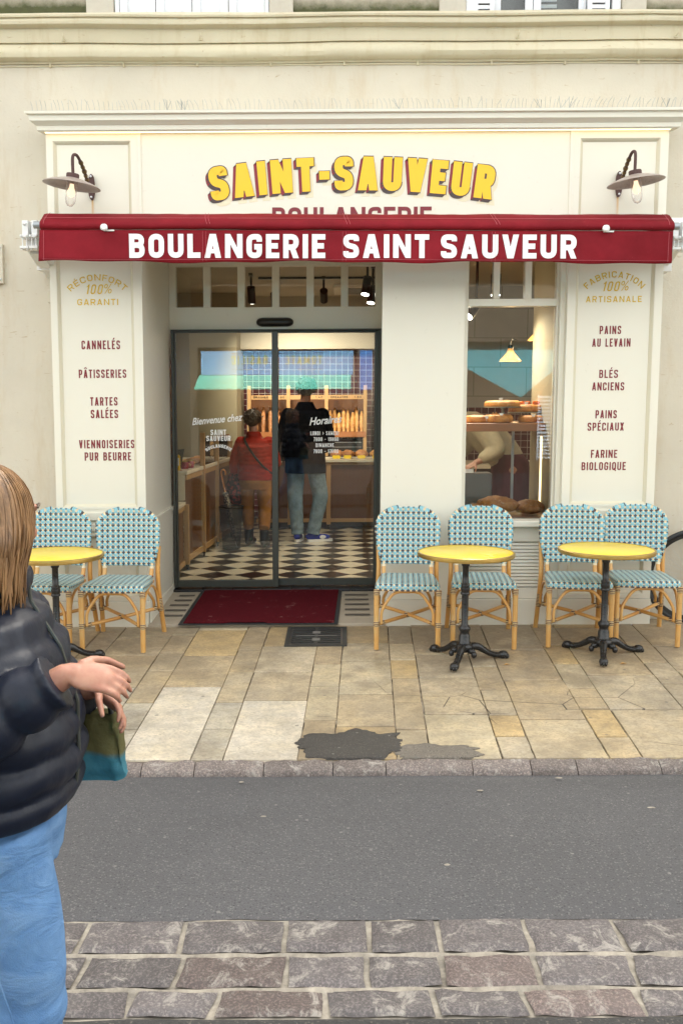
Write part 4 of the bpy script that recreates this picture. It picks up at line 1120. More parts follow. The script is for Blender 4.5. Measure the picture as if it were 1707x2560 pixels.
def make_chair():
    t = thing('bistro_chair', 'x', 'chair', (0, 0, 0), group='woven bistro chairs outside the bakery')
    # seat: a thin cushion of weave rolled over its rim
    def roll(s, L, r=.022, d=.024):
        a = abs(s); sg = 1 if s >= 0 else -1
        if a < L-r: return sg*a, 0
        q = a-(L-r)
        if q < r*math.pi/2: th = q/r; return sg*(L-r+r*math.sin(th)), r*(1-math.cos(th))
        return sg*L, r+(q-r*math.pi/2)
    nu, nv = 44, 40; P, UV = [], []
    for j in range(nv+1):
        sv = -.255+.51*j/nv; y, dy = roll(sv, .218); row = []; ur = []
        for i in range(nu+1):
            tq = (j/nv); Lx = .222-.034*max(0, min(1, (y+.218)/.436))
            su = (-1+2*i/nu)*(Lx+.036); x, dx = roll(su, Lx)
            k = (abs(x)/Lx)**6*(abs(y)/.218)**6                       # soften the corners
            dr = min(.046, math.hypot(dx, dy))
            z = .446 - dr + .006*math.cos(x/Lx*1.5)*math.cos(y/.218*1.5) - .010*(1-abs(x)/Lx)*max(0, -(y+.12)/.1)*.3
            z += .0012*math.sin(su*196)*math.sin(sv*196)
            row.append((x*(1-.05*k), y*(1-.06*k)-.055, z)); ur.append((su+.016, sv))
        P.append(row); UV.append(ur)
    seat = uvgrid('seat', P, UV, M['weave'], t)
    e = MB(); e.box(-.19, .19, -.26, .15, .395, .412); e.build('seat_board', M['rattan'], t).parent = seat
    # backrest
    nu, nv = 40, 48; P, UV = [], []
    for j in range(nv+1):
        v = j/nv; z = .505+.392*v; zz = .505+.395*v
        if z < .755: hw = .174+(.225-.174)*math.sin(min(1, (z-.505)/.25)*math.pi/2)**.9
        else: hw = .225*(max(0, 1-((z-.755)/.1455)**2.5))**(1/2.2)
        hw = max(hw, .075) + .0022*math.cos(zz*2*math.pi/.032)
        row = []; ur = []
        for i in range(nu+1):
            u = -1+2*i/nu; x = u*hw
            y = .205 + .085*(z-.505) - .55*x*x*1.0 + .004*(1-abs(u))*0
            edge = max(0, (abs(u)-.93)/.07); zt = z + (.010*(1-u*u) if v > .97 else 0)
            row.append((x, y + .006*edge**2, zt + (-.004*math.sin((u*hw+.016)*196) if j in (0, nv) else 0)*.5)); ur.append((x+.016, zz))
        P.append(row); UV.append(ur)
    back = uvgrid('backrest', P, UV, M['weave'], t, solid=.020)
    # frame
    ztop = .40
    for sx in (-1, 1):
        m = MB(); m.tube([(sx*.203, -.262, 0), (sx*.204, -.263, .17), (sx*.206, -.262, .405)], [.0165, .0175, .0175], 12)
        lg = m.build('leg', M['rattan'], t, smooth=50)
        for z, h in ((.386, .036), (.172, .036)):
            b = MB(); b.lathe([(.0185, 0), (.0198, .004), (.0198, h-.004), (.0185, h)], (sx*.205, -.2625, z-h/2), 14)
            b.build('binding', M['binding'], t, smooth=50).parent = lg
        m = MB(); m.tube(smoothpath([(sx*.222, .300, 0), (sx*.214, .252, .17), (sx*.207, .205, .34), (sx*.203, .205, .48), (sx*.207, .226, .64)], 4), .0165, 12)
        lg = m.build('leg', M['rattan'], t, smooth=50)
        b = MB(); b.lathe([(.0185, 0), (.0198, .004), (.0198, .09), (.0185, .094)], (sx*.211, .236, .175), 14, axis=(-sx*.05, -.25, 1)); b.build('binding', M['binding'], t, smooth=50).parent = lg
        m = MB(); m.tube(smoothpath([(sx*.165, .150, .425), (sx*.166, .175, .47), (sx*.168, .192, .53)], 3), .0150, 10); po = m.build('back_post', M['rattan'], t, smooth=50)
        b = MB(); b.tube([(sx*.166, .181, .485), (sx*.168, .192, .525)], .0168, 12); b.build('cane_wrap', M['bindcream'], t, smooth=50).parent = po
        b = MB(); b.lathe([(.018, 0), (.019, .004), (.018, .009)], (sx*.165, .152, .432), 12); b.build('binding', M['maroon'], t, smooth=50).parent = po
        # side brace
        m = MB(); m.tube(smoothpath([(sx*.203, -.232, .19), (sx*.203, -.228, .27), (sx*.201, -.17, .355), (sx*.198, -.02, .398), (sx*.198, .12, .36), (sx*.202, .188, .28), (sx*.206, .212, .20)], 5), .0095, 8)
        m.build('brace', M['rattan'], t, smooth=50)
    for yy, zq in ((-.256, 0), (.185, 1)):
        w_ = .172 if not zq else .168
        m = MB(); m.tube(smoothpath([(-w_, yy + zq*.04, .175+zq*.03), (-w_+.002, yy+zq*.03, .25), (-w_+.03, yy+.008, .310), (-.085, yy+.014, .378), (0, yy+.016, .388), (.085, yy+.014, .378), (w_-.03, yy+.008, .310), (w_-.002, yy+zq*.03, .25), (w_, yy + zq*.04, .175+zq*.03)], 5), .0105, 9)
        m.build('brace', M['rattan'], t, smooth=50)
    for sx in (-1, 1):
        dz = .006*sx
        m = MB(); m.tube([(sx*.185, -.250, .172), (0, -.02, .186+dz), (-sx*.200, .235, .195)], .0125, 10); so = m.build('stretcher', M['rattan'], t, smooth=50)
        d = Vector((-sx*.385, .485, .023)).normalized()
        for e in (Vector((sx*.185, -.250, .172))+d*.018, Vector((-sx*.200, .235, .195))-d*.05):
            b = MB(); b.lathe([(.0142, 0), (.0148, .003), (.0148, .024), (.0142, .027)], e, 12, axis=d)
            b.build('binding', M['binding'], t, smooth=50).parent = so
    b = MB(); b.ell((0, -.02, .186), .024, .024, .020, 12, 8); b.build('binding', M['binding'], t, smooth=60)
    return t
chair = make_chair()
spots = [(-1.995, -.40, -3, 'blue woven bistro chair half hidden behind the passing woman'),
         (-1.505, -.435, -2, 'blue woven bistro chair against the left pilaster, right of the half hidden chair'),
         (.455, -.425, -3.5, 'blue woven bistro chair in front of the pier right beside the door'),
         (.968, -.40, -4, 'blue woven bistro chair under the display window behind a yellow table'),
         (1.610, -.395, -4.5, 'blue woven bistro chair under the right edge of the display window, beside the last chair'),
         (2.068, -.365, -4, 'blue woven bistro chair beside the bicycle wheel, farthest right')]
for i, (x, y, a, lab) in enumerate(spots):
    c = chair if i == 0 else copy_tree(chair)
    c.location = (x, y, PZ(y)+.001); c.rotation_euler.z = R(a); c['label'] = lab

# ------------------------------------------------------------------ round cafe table
def make_table():
    t = thing('bistro_table', 'x', 'table', (0, 0, 0), group='round yellow tables outside the bakery')
    m = MB(); m.lathe([(.001, .7030), (.296, .7030), (.299, .7020), (.299, .680), (.001, .680)], n=64, caps=False)
    top = m.build('table_top', M['tabletop'], t, smooth=30)
    m = MB(); m.lathe([(.2965, .7045), (.302, .7048), (.3085, .7010), (.3090, .6960), (.3055, .6925), (.3090, .6890), (.3090, .6830), (.305, .6765), (.296, .6755), (.296, .680)], n=72, caps=False)
    m.build('brass_edge', M['brass'], t, smooth=40).parent = top
    m = MB(); m.lathe([(.0, .105), (.040, .105), (.042, .118), (.037, .124), (.036, .160), (.030, .172), (.029, .185), (.033, .192), (.038, .204), (.036, .218), (.026, .228), (.0215, .236), (.0215, .425), (.029, .430), (.030, .440), (.0255, .446),
        (.029, .456), (.030, .470), (.026, .480), (.029, .486), (.027, .494), (.0205, .500), (.0195, .610), (.026, .616), (.026, .628), (.0225, .634), (.026, .644), (.0225, .650), (.0205, .672), (.06, .676), (.06, .680), (0, .680)], n=20, caps=False)
    m.build('pole', M['castiron'], t, smooth=50)
    base = MB(); base.lathe([(.0, .055), (.045, .060), (.058, .085), (.055, .100), (.045, .112), (0, .118)], n=24, caps=False)
    bo = base.build('base', M['castiron'], t, smooth=60)
    for k in range(3):
        a = R(-110 + 120*k); d = Vector((math.cos(a), math.sin(a), 0)); s_ = Vector((-d.y, d.x, 0))
        m = MB()
        path = [d*.030+Vector((0, 0, .085)), d*.085+Vector((0, 0, .088)), d*.125+Vector((0, 0, .066)), d*.170+Vector((0, 0, .040)), d*.215+Vector((0, 0, .026)), d*.240+Vector((0, 0, .024))]
        m.tube(smoothpath(path, 4), [.026, .026, .026, .025, .025, .024, .023, .022, .0215, .021, .020, .0195, .019, .0185, .018, .018, .018, .018, .018, .018, .018], 10)
        m.ell(d*.262+Vector((0, 0, .026)), .036, .030, .026, 14, 8, rot=Matrix.Rotation(a, 3, 'Z'))
        for q in (-1, 0, 1): m.ell(d*(.290-.006*abs(q))+s_*(q*.016)+Vector((0, 0, .016)), .014, .0085, .014, 8, 6, rot=Matrix.Rotation(a, 3, 'Z'))
        # leaf ridge along the leg and acanthus boss between the legs
        for q in (-1, 1): m.tube(smoothpath([p+s_*(q*.013)+Vector((0, 0, .012)) for p in path], 3), .006, 6)
        m.build('foot', M['castiron'], t, smooth=60)
        b_ = R(-110+60+120*k); e = Vector((math.cos(b_), math.sin(b_), 0)); m = MB()
        m.ell(e*.060+Vector((0, 0, .070)), .030, .024, .020, 10, 6, rot=Matrix.Rotation(b_, 3, 'Z')); m.ell(e*.085+Vector((0, 0, .050)), .018, .020, .022, 10, 6, rot=Matrix.Rotation(b_, 3, 'Z'))
        m.build('leaf_boss', M['castiron'], t, smooth=60).parent = bo
    return t
tab = make_table()
for i, (x, y, a, lab) in enumerate([(-1.822, -.90, 15, 'round yellow table partly behind the passing woman'), (.790, -.915, 0, 'round yellow table with brass rim between the door and the window'), (1.706, -.82, 6, 'round yellow table with brass rim nearest the bicycle')]):
    c = tab if i == 0 else copy_tree(tab)
    c.location = (x, y, PZ(y)+.002); c.rotation_euler.z = R(a); c['label'] = lab

# ------------------------------------------------------------------ bicycle leaning on the wall at the right edge
bk = thing('bicycle', 'black bicycle leaning on the wall, cut off by the right edge of the picture', 'bicycle', (3.2, .06, 0))
def wheel(cx, cy):
    Rw = .338; m = MB(); m.tube([(cx+Rw*math.cos(a), cy, .340+Rw*math.sin(a)) for a in [i*2*math.pi/64 for i in range(64)]], .0165, 10, closed=True)
    wo = m.build('wheel', M['rubber'], bk, smooth=60)
    m = MB(); out = []
    for i in range(64):
        a = 2*math.pi*i/64; out.append([(cx+r*math.cos(a), cy+y, .340+r*math.sin(a)) for r, y in ((.322, -.010), (.322, .010), (.300, .008), (.295, 0), (.300, -.008))])
    m.rings(out, closed=True); m.build('rim', M['black'], bk, smooth=40).parent = wo
    m = MB()
    for k in range(28):
        a = 2*math.pi*k/28; b = a+(.45 if k % 2 else -.45); m.tube([(cx+.022*math.cos(b), cy+(.022 if k % 4 < 2 else -.022), .340+.022*math.sin(b)), (cx+.297*math.cos(a), cy, .340+.297*math.sin(a))], .0011, 4)
    m.build('spokes', M['steel'], bk).parent = wo
    m = MB(); m.lathe([(.012, -.045), (.012, -.03), (.022, -.028), (.022, .028), (.012, .03), (.012, .045)], (cx, cy, .34), 14, axis=(0, 1, 0)); m.build('hub', M['steel'], bk, smooth=40).parent = wo
wheel(2.590, .055); wheel(3.70, .055)
m = MB(); y = .055
for p, q, r in (((2.89, y, .83), (2.86, y, .72), .017), ((2.87, y, .76), (3.30, y, .80), .014), ((2.85, y, .68), (3.28, y, .30), .016), ((3.28, y, .30), (3.33, y, .86), .015), ((3.28, y, .30), (3.70, y+.03, .34), .009), ((3.32, y, .78), (3.70, y-.03, .34), .008)): m.tube([p, q], r, 10)
m.build('frame', M['black'], bk, smooth=40)
m = MB()
for s_ in (-.045, .045): m.tube(smoothpath([(2.845, y+s_*.8, .68), (2.76, y+s_, .58), (2.590, y+s_, .34)], 4), .010, 8)
m.build('fork', M['black'], bk, smooth=40)
m = MB(); m.tube([(2.89, y, .83), (2.91, y, .95)], .013, 8); m.tube(smoothpath([(3.05, y-.10, 1.0), (2.93, y-.06, .98), (2.91, y, .97), (2.93, y+.06, .98), (3.05, y+.10, 1.0)], 4), .012, 8); m.build('handlebar', M['black'], bk, smooth=40)
m = MB(); m.ell((3.34, y, .90), .13, .06, .03, 16, 8); m.build('saddle', M['black'], bk, smooth=60)
m = MB(); m.lathe([(.09, -.004), (.09, .004)], (3.28, y-.05, .30), 24, axis=(0, 1, 0)); m.build('chainring', M['steel'], bk)
# a fallen leaf by each table foot
for x, y, lab in ((1.045, -1.03, 'small dry brown leaf beside the foot of the table nearer the door'), (1.78, -1.02, 'small dry brown leaf under the table nearest the bicycle')):
    m = MB(); m.face([(x-.02, y, PZ(y)+.004), (x, y-.012, PZ(y)+.012), (x+.024, y+.003, PZ(y)+.006), (x, y+.012, PZ(y)+.009)])
    tag(m.build('dry_leaf', M['rattan'], solid=.001), lab, 'leaf')

# ------------------------------------------------------------------ inside the shop
FZ = .085
g = G('black_and_cream_floor_tiles'); c_ = g.xyz(g.coord())
TD = .352                                                            # diagonal of a tile
ua = g.math('ADD', g.math('DIVIDE', c_[0], TD), g.math('DIVIDE', c_[1], TD)); ub = g.math('SUBTRACT', g.math('DIVIDE', c_[0], TD), g.math('DIVIDE', c_[1], TD))
ua = g.math('ADD', ua, 40.13); ub = g.math('ADD', ub, 40.37)
chk = g.math('MODULO', g.math('ADD', g.math('FLOOR', ua), g.math('FLOOR', ub)), 2.0)
n = g.noise(6, 5)
jt = g.math('LESS_THAN', g.math('MINIMUM', g.math('PINGPONG', ua, .5), g.math('PINGPONG', ub, .5)), .008)
col = g.mix(chk, g.mix(n, (.60, .53, .39), (.70, .63, .48)), g.mix(n, (.010, .009, .011), (.020, .017, .018)))
M['checker'] = g.out(g.mix(jt, col, (.12, .10, .08)), .3)
g = G('oxblood_wall_tiles'); c_ = g.xyz(g.coord())
lx = g.math('PINGPONG', g.math('DIVIDE', c_[0], .0785), .5); lz = g.math('PINGPONG', g.math('DIVIDE', c_[2], .0785), .5)
gr_ = g.math('LESS_THAN', g.math('MINIMUM', lx, lz), .030)
n = g.noise(9, 3)
M['walltile'] = g.out(g.mix(gr_, g.mix(n, (.040, .010, .012), (.075, .018, .018)), (.42, .36, .30)), g.math('ADD', .15, g.math('MULTIPLY', gr_, .5)))
M['innerwall'] = plain('warm_beige_wall_paint', (.32, .27, .17), .7, .05, 3)
M['ceiling'] = plain('beige_ceiling_paint', (.46, .41, .32), .8, .05, 3)
g = G('grey_block_wall'); v = g.coord()
br = g.n.new('ShaderNodeTexBrick'); g.l.new(g.mapping(v, (1, 1, 1), (R(90), 0, 0)), br.inputs[0]); br.inputs['Scale'].default_value = 1
br.inputs['Brick Width'].default_value = .62; br.inputs['Row Height'].default_value = .34; br.inputs['Mortar Size'].default_value = .006
br.inputs[1].default_value = (.30, .28, .25, 1); br.inputs[2].default_value = (.36, .34, .30, 1); br.inputs[3].default_value = (.12, .10, .07, 1)
M['block'] = g.out(g.mix(.35, br.outputs[0], g.mix(g.noise(5, 6), (.22, .21, .20), (.42, .40, .36))), .8)
def wood(name, a, b, rough=.4, sc_=(1, 1, .12)):
    g = G(name); n = g.noise(26, 6, .65, g.mapping(g.coord(), sc_), .8); n2 = g.noise(3, 3)
    c = g.mix(n, a, b); c = g.mix(g.math('MULTIPLY', n2, .25), c, tuple(x*.6 for x in a))
    return g.out(c, rough)
M['oak'] = wood('pale_oak', (.38, .215, .085), (.55, .34, .15))
M['oakx'] = wood('pale_oak_rail', (.40, .22, .09), (.55, .34, .15), .4, (.12, 1, 1))
M['walnut'] = wood('brown_veneer', (.085, .032, .011), (.17, .068, .024), .3)
M['shelfwood'] = wood('red_brown_shelf', (.30, .11, .04), (.42, .17, .065), .35, (.1, 1, 1))
M['worktop'] = plain('cream_worktop', (.66, .58, .44), .35, .05, 6)

ro = MB(); ro.box(-2.3, 4.2, 1.171, 6.6, -.05, FZ); tag(ro.build('shop_floor', M['checker']), kind='structure')
ro = MB(); ro.box(-2.3, 4.2, .63, 6.6, 2.96, 3.0); tag(ro.build('shop_ceiling', M['ceiling']), kind='structure')
ro = MB(); ro.box(-2.3, -2.22, 1.16, 6.6, FZ, 2.96); ro.box(-2.22, -1.62, 1.16, 1.22, FZ, 2.96); tag(ro.build('shop_side_wall', M['innerwall']), kind='structure')
ro = MB(); ro.box(-2.22, -1.30, 5.1, 6.1, FZ, 2.96); tag(ro.build('shop_wall_return', M['innerwall']), kind='structure')
ro = MB(); ro.box(-1.30, 1.12, 5.95, 6.05, FZ, 2.30); tag(ro.build('tiled_back_wall', M['walltile']), kind='structure')
ro = MB(); ro.box(-1.30, 1.12, 5.60, 6.1, 2.30, 2.96); tag(ro.build('bulkhead', M['ceiling']), kind='structure')
ro = MB(); ro.box(1.12, 4.2, 4.55, 4.65, 1.55, 2.96); tag(ro.build('stone_back_wall', M['block']), kind='structure')
ro = MB(); ro.box(1.12, 4.2, 4.53, 4.65, FZ, 1.55); tag(ro.build('tiled_lower_wall', M['walltile']), kind='structure')
ro = MB(); ro.box(4.1, 4.2, .63, 4.6, FZ, 2.96); tag(ro.build('shop_right_wall', M['innerwall']), kind='structure')
ro = MB(); ro.box(1.545, 1.66, .201, .98, .0, 2.96); tag(ro.build('window_cheek', M['innerwall']), kind='structure')
ro = MB(); ro.box(1.66, 4.2, .60, .66, 0, 2.96); tag(ro.build('shop_front_wall', M['innerwall']), kind='structure')
# ceiling cassette
ac = thing('ceiling_vent', 'square grey ventilation cassette in the shop ceiling', 'vent', (.25, 4.6, 2.93))
q = MB(); q.box(-.1, .75, 4.3, 5.1, 2.925, 2.958); q.build('frame', M['worktop'], ac); q = MB(); q.box(0, .65, 4.4, 5.0, 2.918, 2.926); q.build('grille', M['doorframe'], ac)

# low front counter and tall display counter along the left wall
cx = lambda y: -1.425 + .075*(y-1.95)
lc = thing('low_counter', 'low wood fronted counter with cream top just inside the door on the left', 'counter', (-1.6, 1.6, FZ))
q = MB(); q.box(-2.2, -1.44, 1.24, 1.93, .690, .722); q.build('worktop', M['worktop'], lc, bevel=.004)
q = MB(); q.box(-1.475, -1.462, 1.26, 1.91, .16, .69); q.build('front_panel', M['walnut'], lc)
q = MB(); q.box(-1.478, -1.448, 1.25, 1.91, .645, .69); q.box(-1.478, -1.448, 1.25, 1.91, .13, .175); q.build('rail', M['oak'], lc)
def post(x, y, z1, par, w=.028):
    q = MB(); q.box(x-w, x+w*.7, y-w*.8, y+w*.8, .13, z1); o = q.build('post', M['oak'], par, bevel=.003)
    c = MB(); c.lathe([(.010, 0), (.010, .02), (.016, .03), (.016, .045)], (x, y, FZ), 10); c.build('castor', M['black'], par).parent = o
post(-1.435, 1.955, .69, lc); post(-1.45, 1.27, .69, lc)
tc = thing('tall_counter', 'tall wood panelled serving counter along the left side of the shop', 'counter', (-1.7, 3, FZ))
q = MB(); q.prism([(-2.2, 1.99), (cx(1.99)-.01, 1.99), (cx(4.2)-.01, 4.2), (-2.2, 4.2)], 'z', .965, 1.0); q.build('worktop', M['worktop'], tc, bevel=.004)
q = MB(); q.box(-2.2, cx(1.99)-.035, 1.985, 2.01, .725, .964); q.build('end_panel', M['worktop'], tc)
for a, b in ((2.01, 2.69), (2.74, 3.38), (3.43, 4.18)):
    q = MB(); q.prism([(cx(a)-.05, a), (cx(a)-.035, a), (cx(b)-.035, b), (cx(b)-.05, b)], 'z', .19, .93); q.build('front_panel', M['walnut'], tc)
    q = MB()
    for z0, z1 in ((.915, .964), (.14, .195)): q.prism([(cx(a)-.05, a), (cx(a)-.018, a), (cx(b)-.018, b), (cx(b)-.05, b)], 'z', z0, z1)
    q.build('rail', M['oak'], tc)
for y, z1 in ((2.715, 1.33), (3.405, 1.27), (4.18, 1.2)): post(cx(y)-.02, y, z1, tc)
for a, b in ((2.75, 3.37), (3.44, 4.14)):
    q = MB(); q.prism([(cx(a)-.03, a), (cx(a)-.024, a), (cx(b)-.024, b), (cx(b)-.03, b)], 'z', 1.0, 1.27); q.build('glass_screen', M['clearglass'], tc)
# till and card terminal
tl = thing('till_tablet', 'black point of sale tablet tilted on a stand on the end of the tall counter', 'till', (-1.57, 2.1, 1.0))
q = MB(); q.prism([(2.06, 1.002), (2.20, 1.002), (2.13, 1.10)], 'x', -1.60, -1.53); q.build('stand', M['black'], tl)
q = MB(); q.prism([(-1.62, 1.02), (-1.585, 1.19), (-1.475, 1.20), (-1.51, 1.03)], 'y', 2.10, 2.115); q.build('screen', M['doorframe'], tl, bevel=.002)
cr = thing('card_reader', 'yellow card reader standing on the counter end in front of the till', 'card reader', (-1.525, 2.03, 1.0))
q = MB(); out = [(-1.545, 1.004), (-1.503, 1.004), (-1.503, 1.13)] + [(-1.524+.021*math.cos(R(a)), 1.13+.021*math.sin(R(a))) for a in range(0, 181, 30)]
q.prism(out, 'y', 2.025, 2.045); q.build('body', plain('yellow_plastic', (.75, .45, .01), .35), cr, bevel=.003)
q = MB(); q.box(-1.534, -1.512, 2.021, 2.0245, 1.05, 1.12); q.build('label', M['white'], cr)
q = MB(); q.box(-1.56, -1.49, 2.03, 2.07, 1.001, 1.006); q.build('foot', M['shelfwood'], cr)

def crustmat(name, a, b, flour=.25):
    g = G(name); n = g.noise(14, 6, .7); f = g.noise(34, 5, .7)
    c = g.mix(g.ramp(n, .32, .68), a, b)
    c = g.mix(g.math('MULTIPLY', g.ramp(f, .56, .68), flour), c, (.80, .68, .50))
    g.bump(g.math('ADD', n, f), .7, .01); return g.out(c, .5)
M['crust'] = crustmat('golden_crust', (.40, .15, .03), (.78, .44, .14))
M['crustdark'] = crustmat('dark_crust', (.20, .07, .022), (.52, .22, .065), .35)
M['crustseed'] = crustmat('seeded_crust', (.30, .10, .022), (.68, .30, .08), .45)
M['cake'] = crustmat('glazed_pastry', (.36, .10, .014), (.76, .36, .075), .3)
M['tagcard'] = plain('yellow_price_card', (.78, .55, .02), .5, .05)
def loaf(name, label, cat, c, rx, ry, rz, mat, group=None, rough=.10, seed=0, rz_=0, parent_tag=None):
    t = MB(); rot = Matrix.Rotation(rz_, 3, 'Z')
    def fn(d):
        f = 1 + rough*noise.noise(Vector((d.x*2.2, d.y*2.2+seed, d.z*2.2))) + rough*.5*noise.noise(Vector((d.x*6, d.y*6+seed, d.z*6)))
        return f*(1 if d.z > -.3 else 1/(1+.55*abs(d.z+.3)))
    t.ell(c, rx, ry, rz, 22, 14, rot=rot, fn=fn)
    return tag(t.build(name, mat, smooth=70), label, cat, group)

# pastries behind the glass screens
rr = random.Random(11)
for k, (y, lab) in enumerate(((2.35, 'low tart with red glaze on the counter beside the till'), (2.52, 'glossy round pastry on the counter beside the first post'), (2.95, 'golden pastry behind the first glass screen, nearer the door'),
                              (3.15, 'golden pastry behind the first glass screen, farther from the door'), (3.65, 'small pastry behind the second glass screen'), (3.9, 'square pastry at the far end of the tall counter'))):
    loaf('pastry', lab, 'pastry', (cx(y)-.16, y, 1.03), .10, .08, .035+.01*(k % 2), M['cake'] if k % 2 else M['crustdark'], 'pastries on the tall counter', .2, k)
for k, (x, y) in enumerate(((-1.50, 2.28), (-1.47, 2.42), (-1.62, 2.45))):
    j = thing('jam_jar', ['squat jar of dark jam just beside the till', 'squat jar of dark jam on the counter edge by the first post', 'squat jar of dark jam at the back beside the wall'][k], 'jar', (x, y, 1.0), group='jam jars on the counter')
    q = MB(); q.lathe([(.0, 1.001), (.034, 1.002), (.036, 1.01), (.036, 1.055), (.030, 1.066), (0, 1.066)], (x, y, 0), 16); q.build('jar_body', M['maroonlight'], j, smooth=50)
    q = MB(); q.lathe([(0, 1.0665), (.032, 1.0665), (.032, 1.080), (0, 1.081)], (x, y, 0), 16); q.build('lid', M['brass'], j, smooth=40)

# back counter with round loaves and yellow tags
bc = thing('back_counter', 'brown veneered bakery counter with pale top in front of the bread rack', 'counter', (0, 4.9, FZ))
q = MB(); q.box(-1.05, 1.10, 4.72, 5.30, .90, .932); q.build('worktop', M['worktop'], bc, bevel=.003)
for a, b in ((-1.02, -.66), (-.60, -.185), (-.13, .52), (.575, 1.08)):
    q = MB(); q.box(a, b, 4.775, 4.79, .20, .88); q.build('front_panel', M['walnut'], bc)
q = MB(); q.box(-1.04, 1.09, 4.76, 4.80, .865, .90); q.box(-1.04, 1.09, 4.765, 4.80, .165, .21); q.build('rail', M['oakx'], bc)
for x in (-.63, -.158, .548): 
    q = MB(); q.box(x-.026, x+.026, 4.745, 4.80, .14, .90); o = q.build('post', M['oak'], bc)
    c = MB(); c.lathe([(.012, 0), (.02, .03), (.02, .05)], (x, 4.77, FZ), 10); c.build('castor', M['black'], bc).parent = o
q = MB(); q.box(-1.02, 1.08, 4.86, 4.88, FZ, .165); q.build('toe_board', M['black'], bc)
for k, (x, m_, lab) in enumerate(((-.06, 'crustdark', 'dark round loaf on the back counter, half behind the man in the black coat'), (.075, 'crustdark', 'dark floury loaf on the back counter, second to the right of the man'),
                                  (.245, 'crustseed', 'slashed brown loaf on the back counter, left of the big cracked one'), (.425, 'crust', 'big cracked golden loaf on the back counter near the door frame'), (.60, 'crust', 'golden loaf on the back counter cut off by the door frame'))):
    loaf('round_loaf', lab, 'loaf', (x, 4.98, .982), .082, .10, .055, M[m_], 'round loaves on the back counter', .12, k*3)
    q = MB(); out = [(x-.045, .936), (x+.035, .936), (x+.045, .956), (x+.035, .976), (x-.045, .976), (x-.055, .956)]
    q.prism(out, 'y', 4.845, 4.850); tag(q.build('price_tag', M['tagcard']), ['yellow price tag half behind the man in the black coat', 'yellow price tag under the dark floury loaf', 'yellow price tag under the slashed brown loaf', 'yellow price tag under the big cracked loaf', 'yellow price tag cut off by the door frame'][k], 'price tag', 'yellow price tags on the back counter')
# bread rack
rk = thing('bread_rack', 'oak bread rack with lettered name rails standing against the dark red tiles', 'bread rack', (-.45, 5.6, FZ))
UPX = (-1.185, -.685, -.198, .296)
for x in UPX:
    q = MB(); q.box(x-.022, x+.022, 5.48, 5.54, .932, 1.835); q.build('upright', M['oak'], rk)
q = MB(); q.box(-1.20, .31, 5.485, 5.90, 1.170, 1.195); q.box(-1.20, .31, 5.470, 5.50, 1.175, 1.245); q.build('bread_shelf', M['shelfwood'], rk)
q = MB(); q.box(-1.20, .31, 5.86, 5.88, 1.195, 1.66); q.build('back_slats', M['walnut'], rk)
q = MB(); q.box(-1.19, .30, 5.55, 5.90, .94, 1.13); q.build('oven_front', M['black'], rk, bevel=.01)
q = MB()
for z in (.985, 1.04, 1.10): q.box(-.65, .25, 5.542, 5.549, z, z+.006)
q.build('oven_trim', M['steel'], rk)
for (a, b), (s_, pr_) in zip(zip(UPX[:-1], UPX[1:]), (('GRAINES', '1.60'), ('', '1.40'), ('EPEAUTRE', '1.80'))):
    q = MB(); q.box(a+.023, b-.023, 5.49, 5.515, 1.658, 1.712); ra_ = q.build('name_rail', M['oakx'], rk)
    q = MB()
    if s_: letters(q, s_, a+.055, a+.055+.027*len(s_), 1.672, .026, .2, .3, y=5.486)
    letters(q, pr_, b-.14, b-.05, 1.672, .026, .2, .35, y=5.486)
    o = q.build('lettering', M['black'], rk, fix=False); o.parent = ra_
k = 0
def baguette(x, lab, mat, ln=.31, r=.031, y=5.66, seed=0, lean=0, zig=0):
    m = MB(); pts, rr_ = [], []
    for i in range(15):
        t = i/14; pts.append((x + lean*t + .004*noise.noise(Vector((t*3, seed, 0))) + zig*math.sin(t*22), y+.10*t, 1.20+ln*t*1.1)); rr_.append(r*(max(.12, math.sin(math.pi*min(.97, max(.03, t))))**.35)*(1+.10*math.sin(t*26+seed)))
    m.tube(pts, rr_, 12)
    o = m.build('baguette', mat, smooth=70); return tag(o, lab, 'baguette', 'baguettes standing in the bread rack')
ordn = ['first', 'second', 'third', 'fourth', 'fifth', 'sixth', 'seventh', 'eighth']
for i in range(8):
    x = -.152+i*.058
    baguette(x, '%s pale baguette from the left in the right-hand bay of the rack' % ordn[i], M['crust'], .285+.030*math.sin(i*2.3), .030+.003*math.sin(i*4.1), seed=i*1.7, lean=.004*math.sin(i*3))
for i in range(7):
    x = -.64+i*.064
    baguette(x, '%s baguette from the left in the middle bay, mostly behind the tall man' % ordn[i], M['crust'], .30, .029, seed=i*1.3+20)
for i in range(5):
    x = -1.115+i*.092
    if i < 3: baguette(x, '%s seeded baguette from the left in the left-hand bay of the rack' % ordn[i], M['crustdark'], .33, .031, seed=i*1.9+40)
    else: baguette(x, ['braided loaf standing in the left-hand bay beside the door stile', 'braided loaf behind the door stile'][i-3], M['crustdark'], .31, .036, seed=i+60, zig=.014)

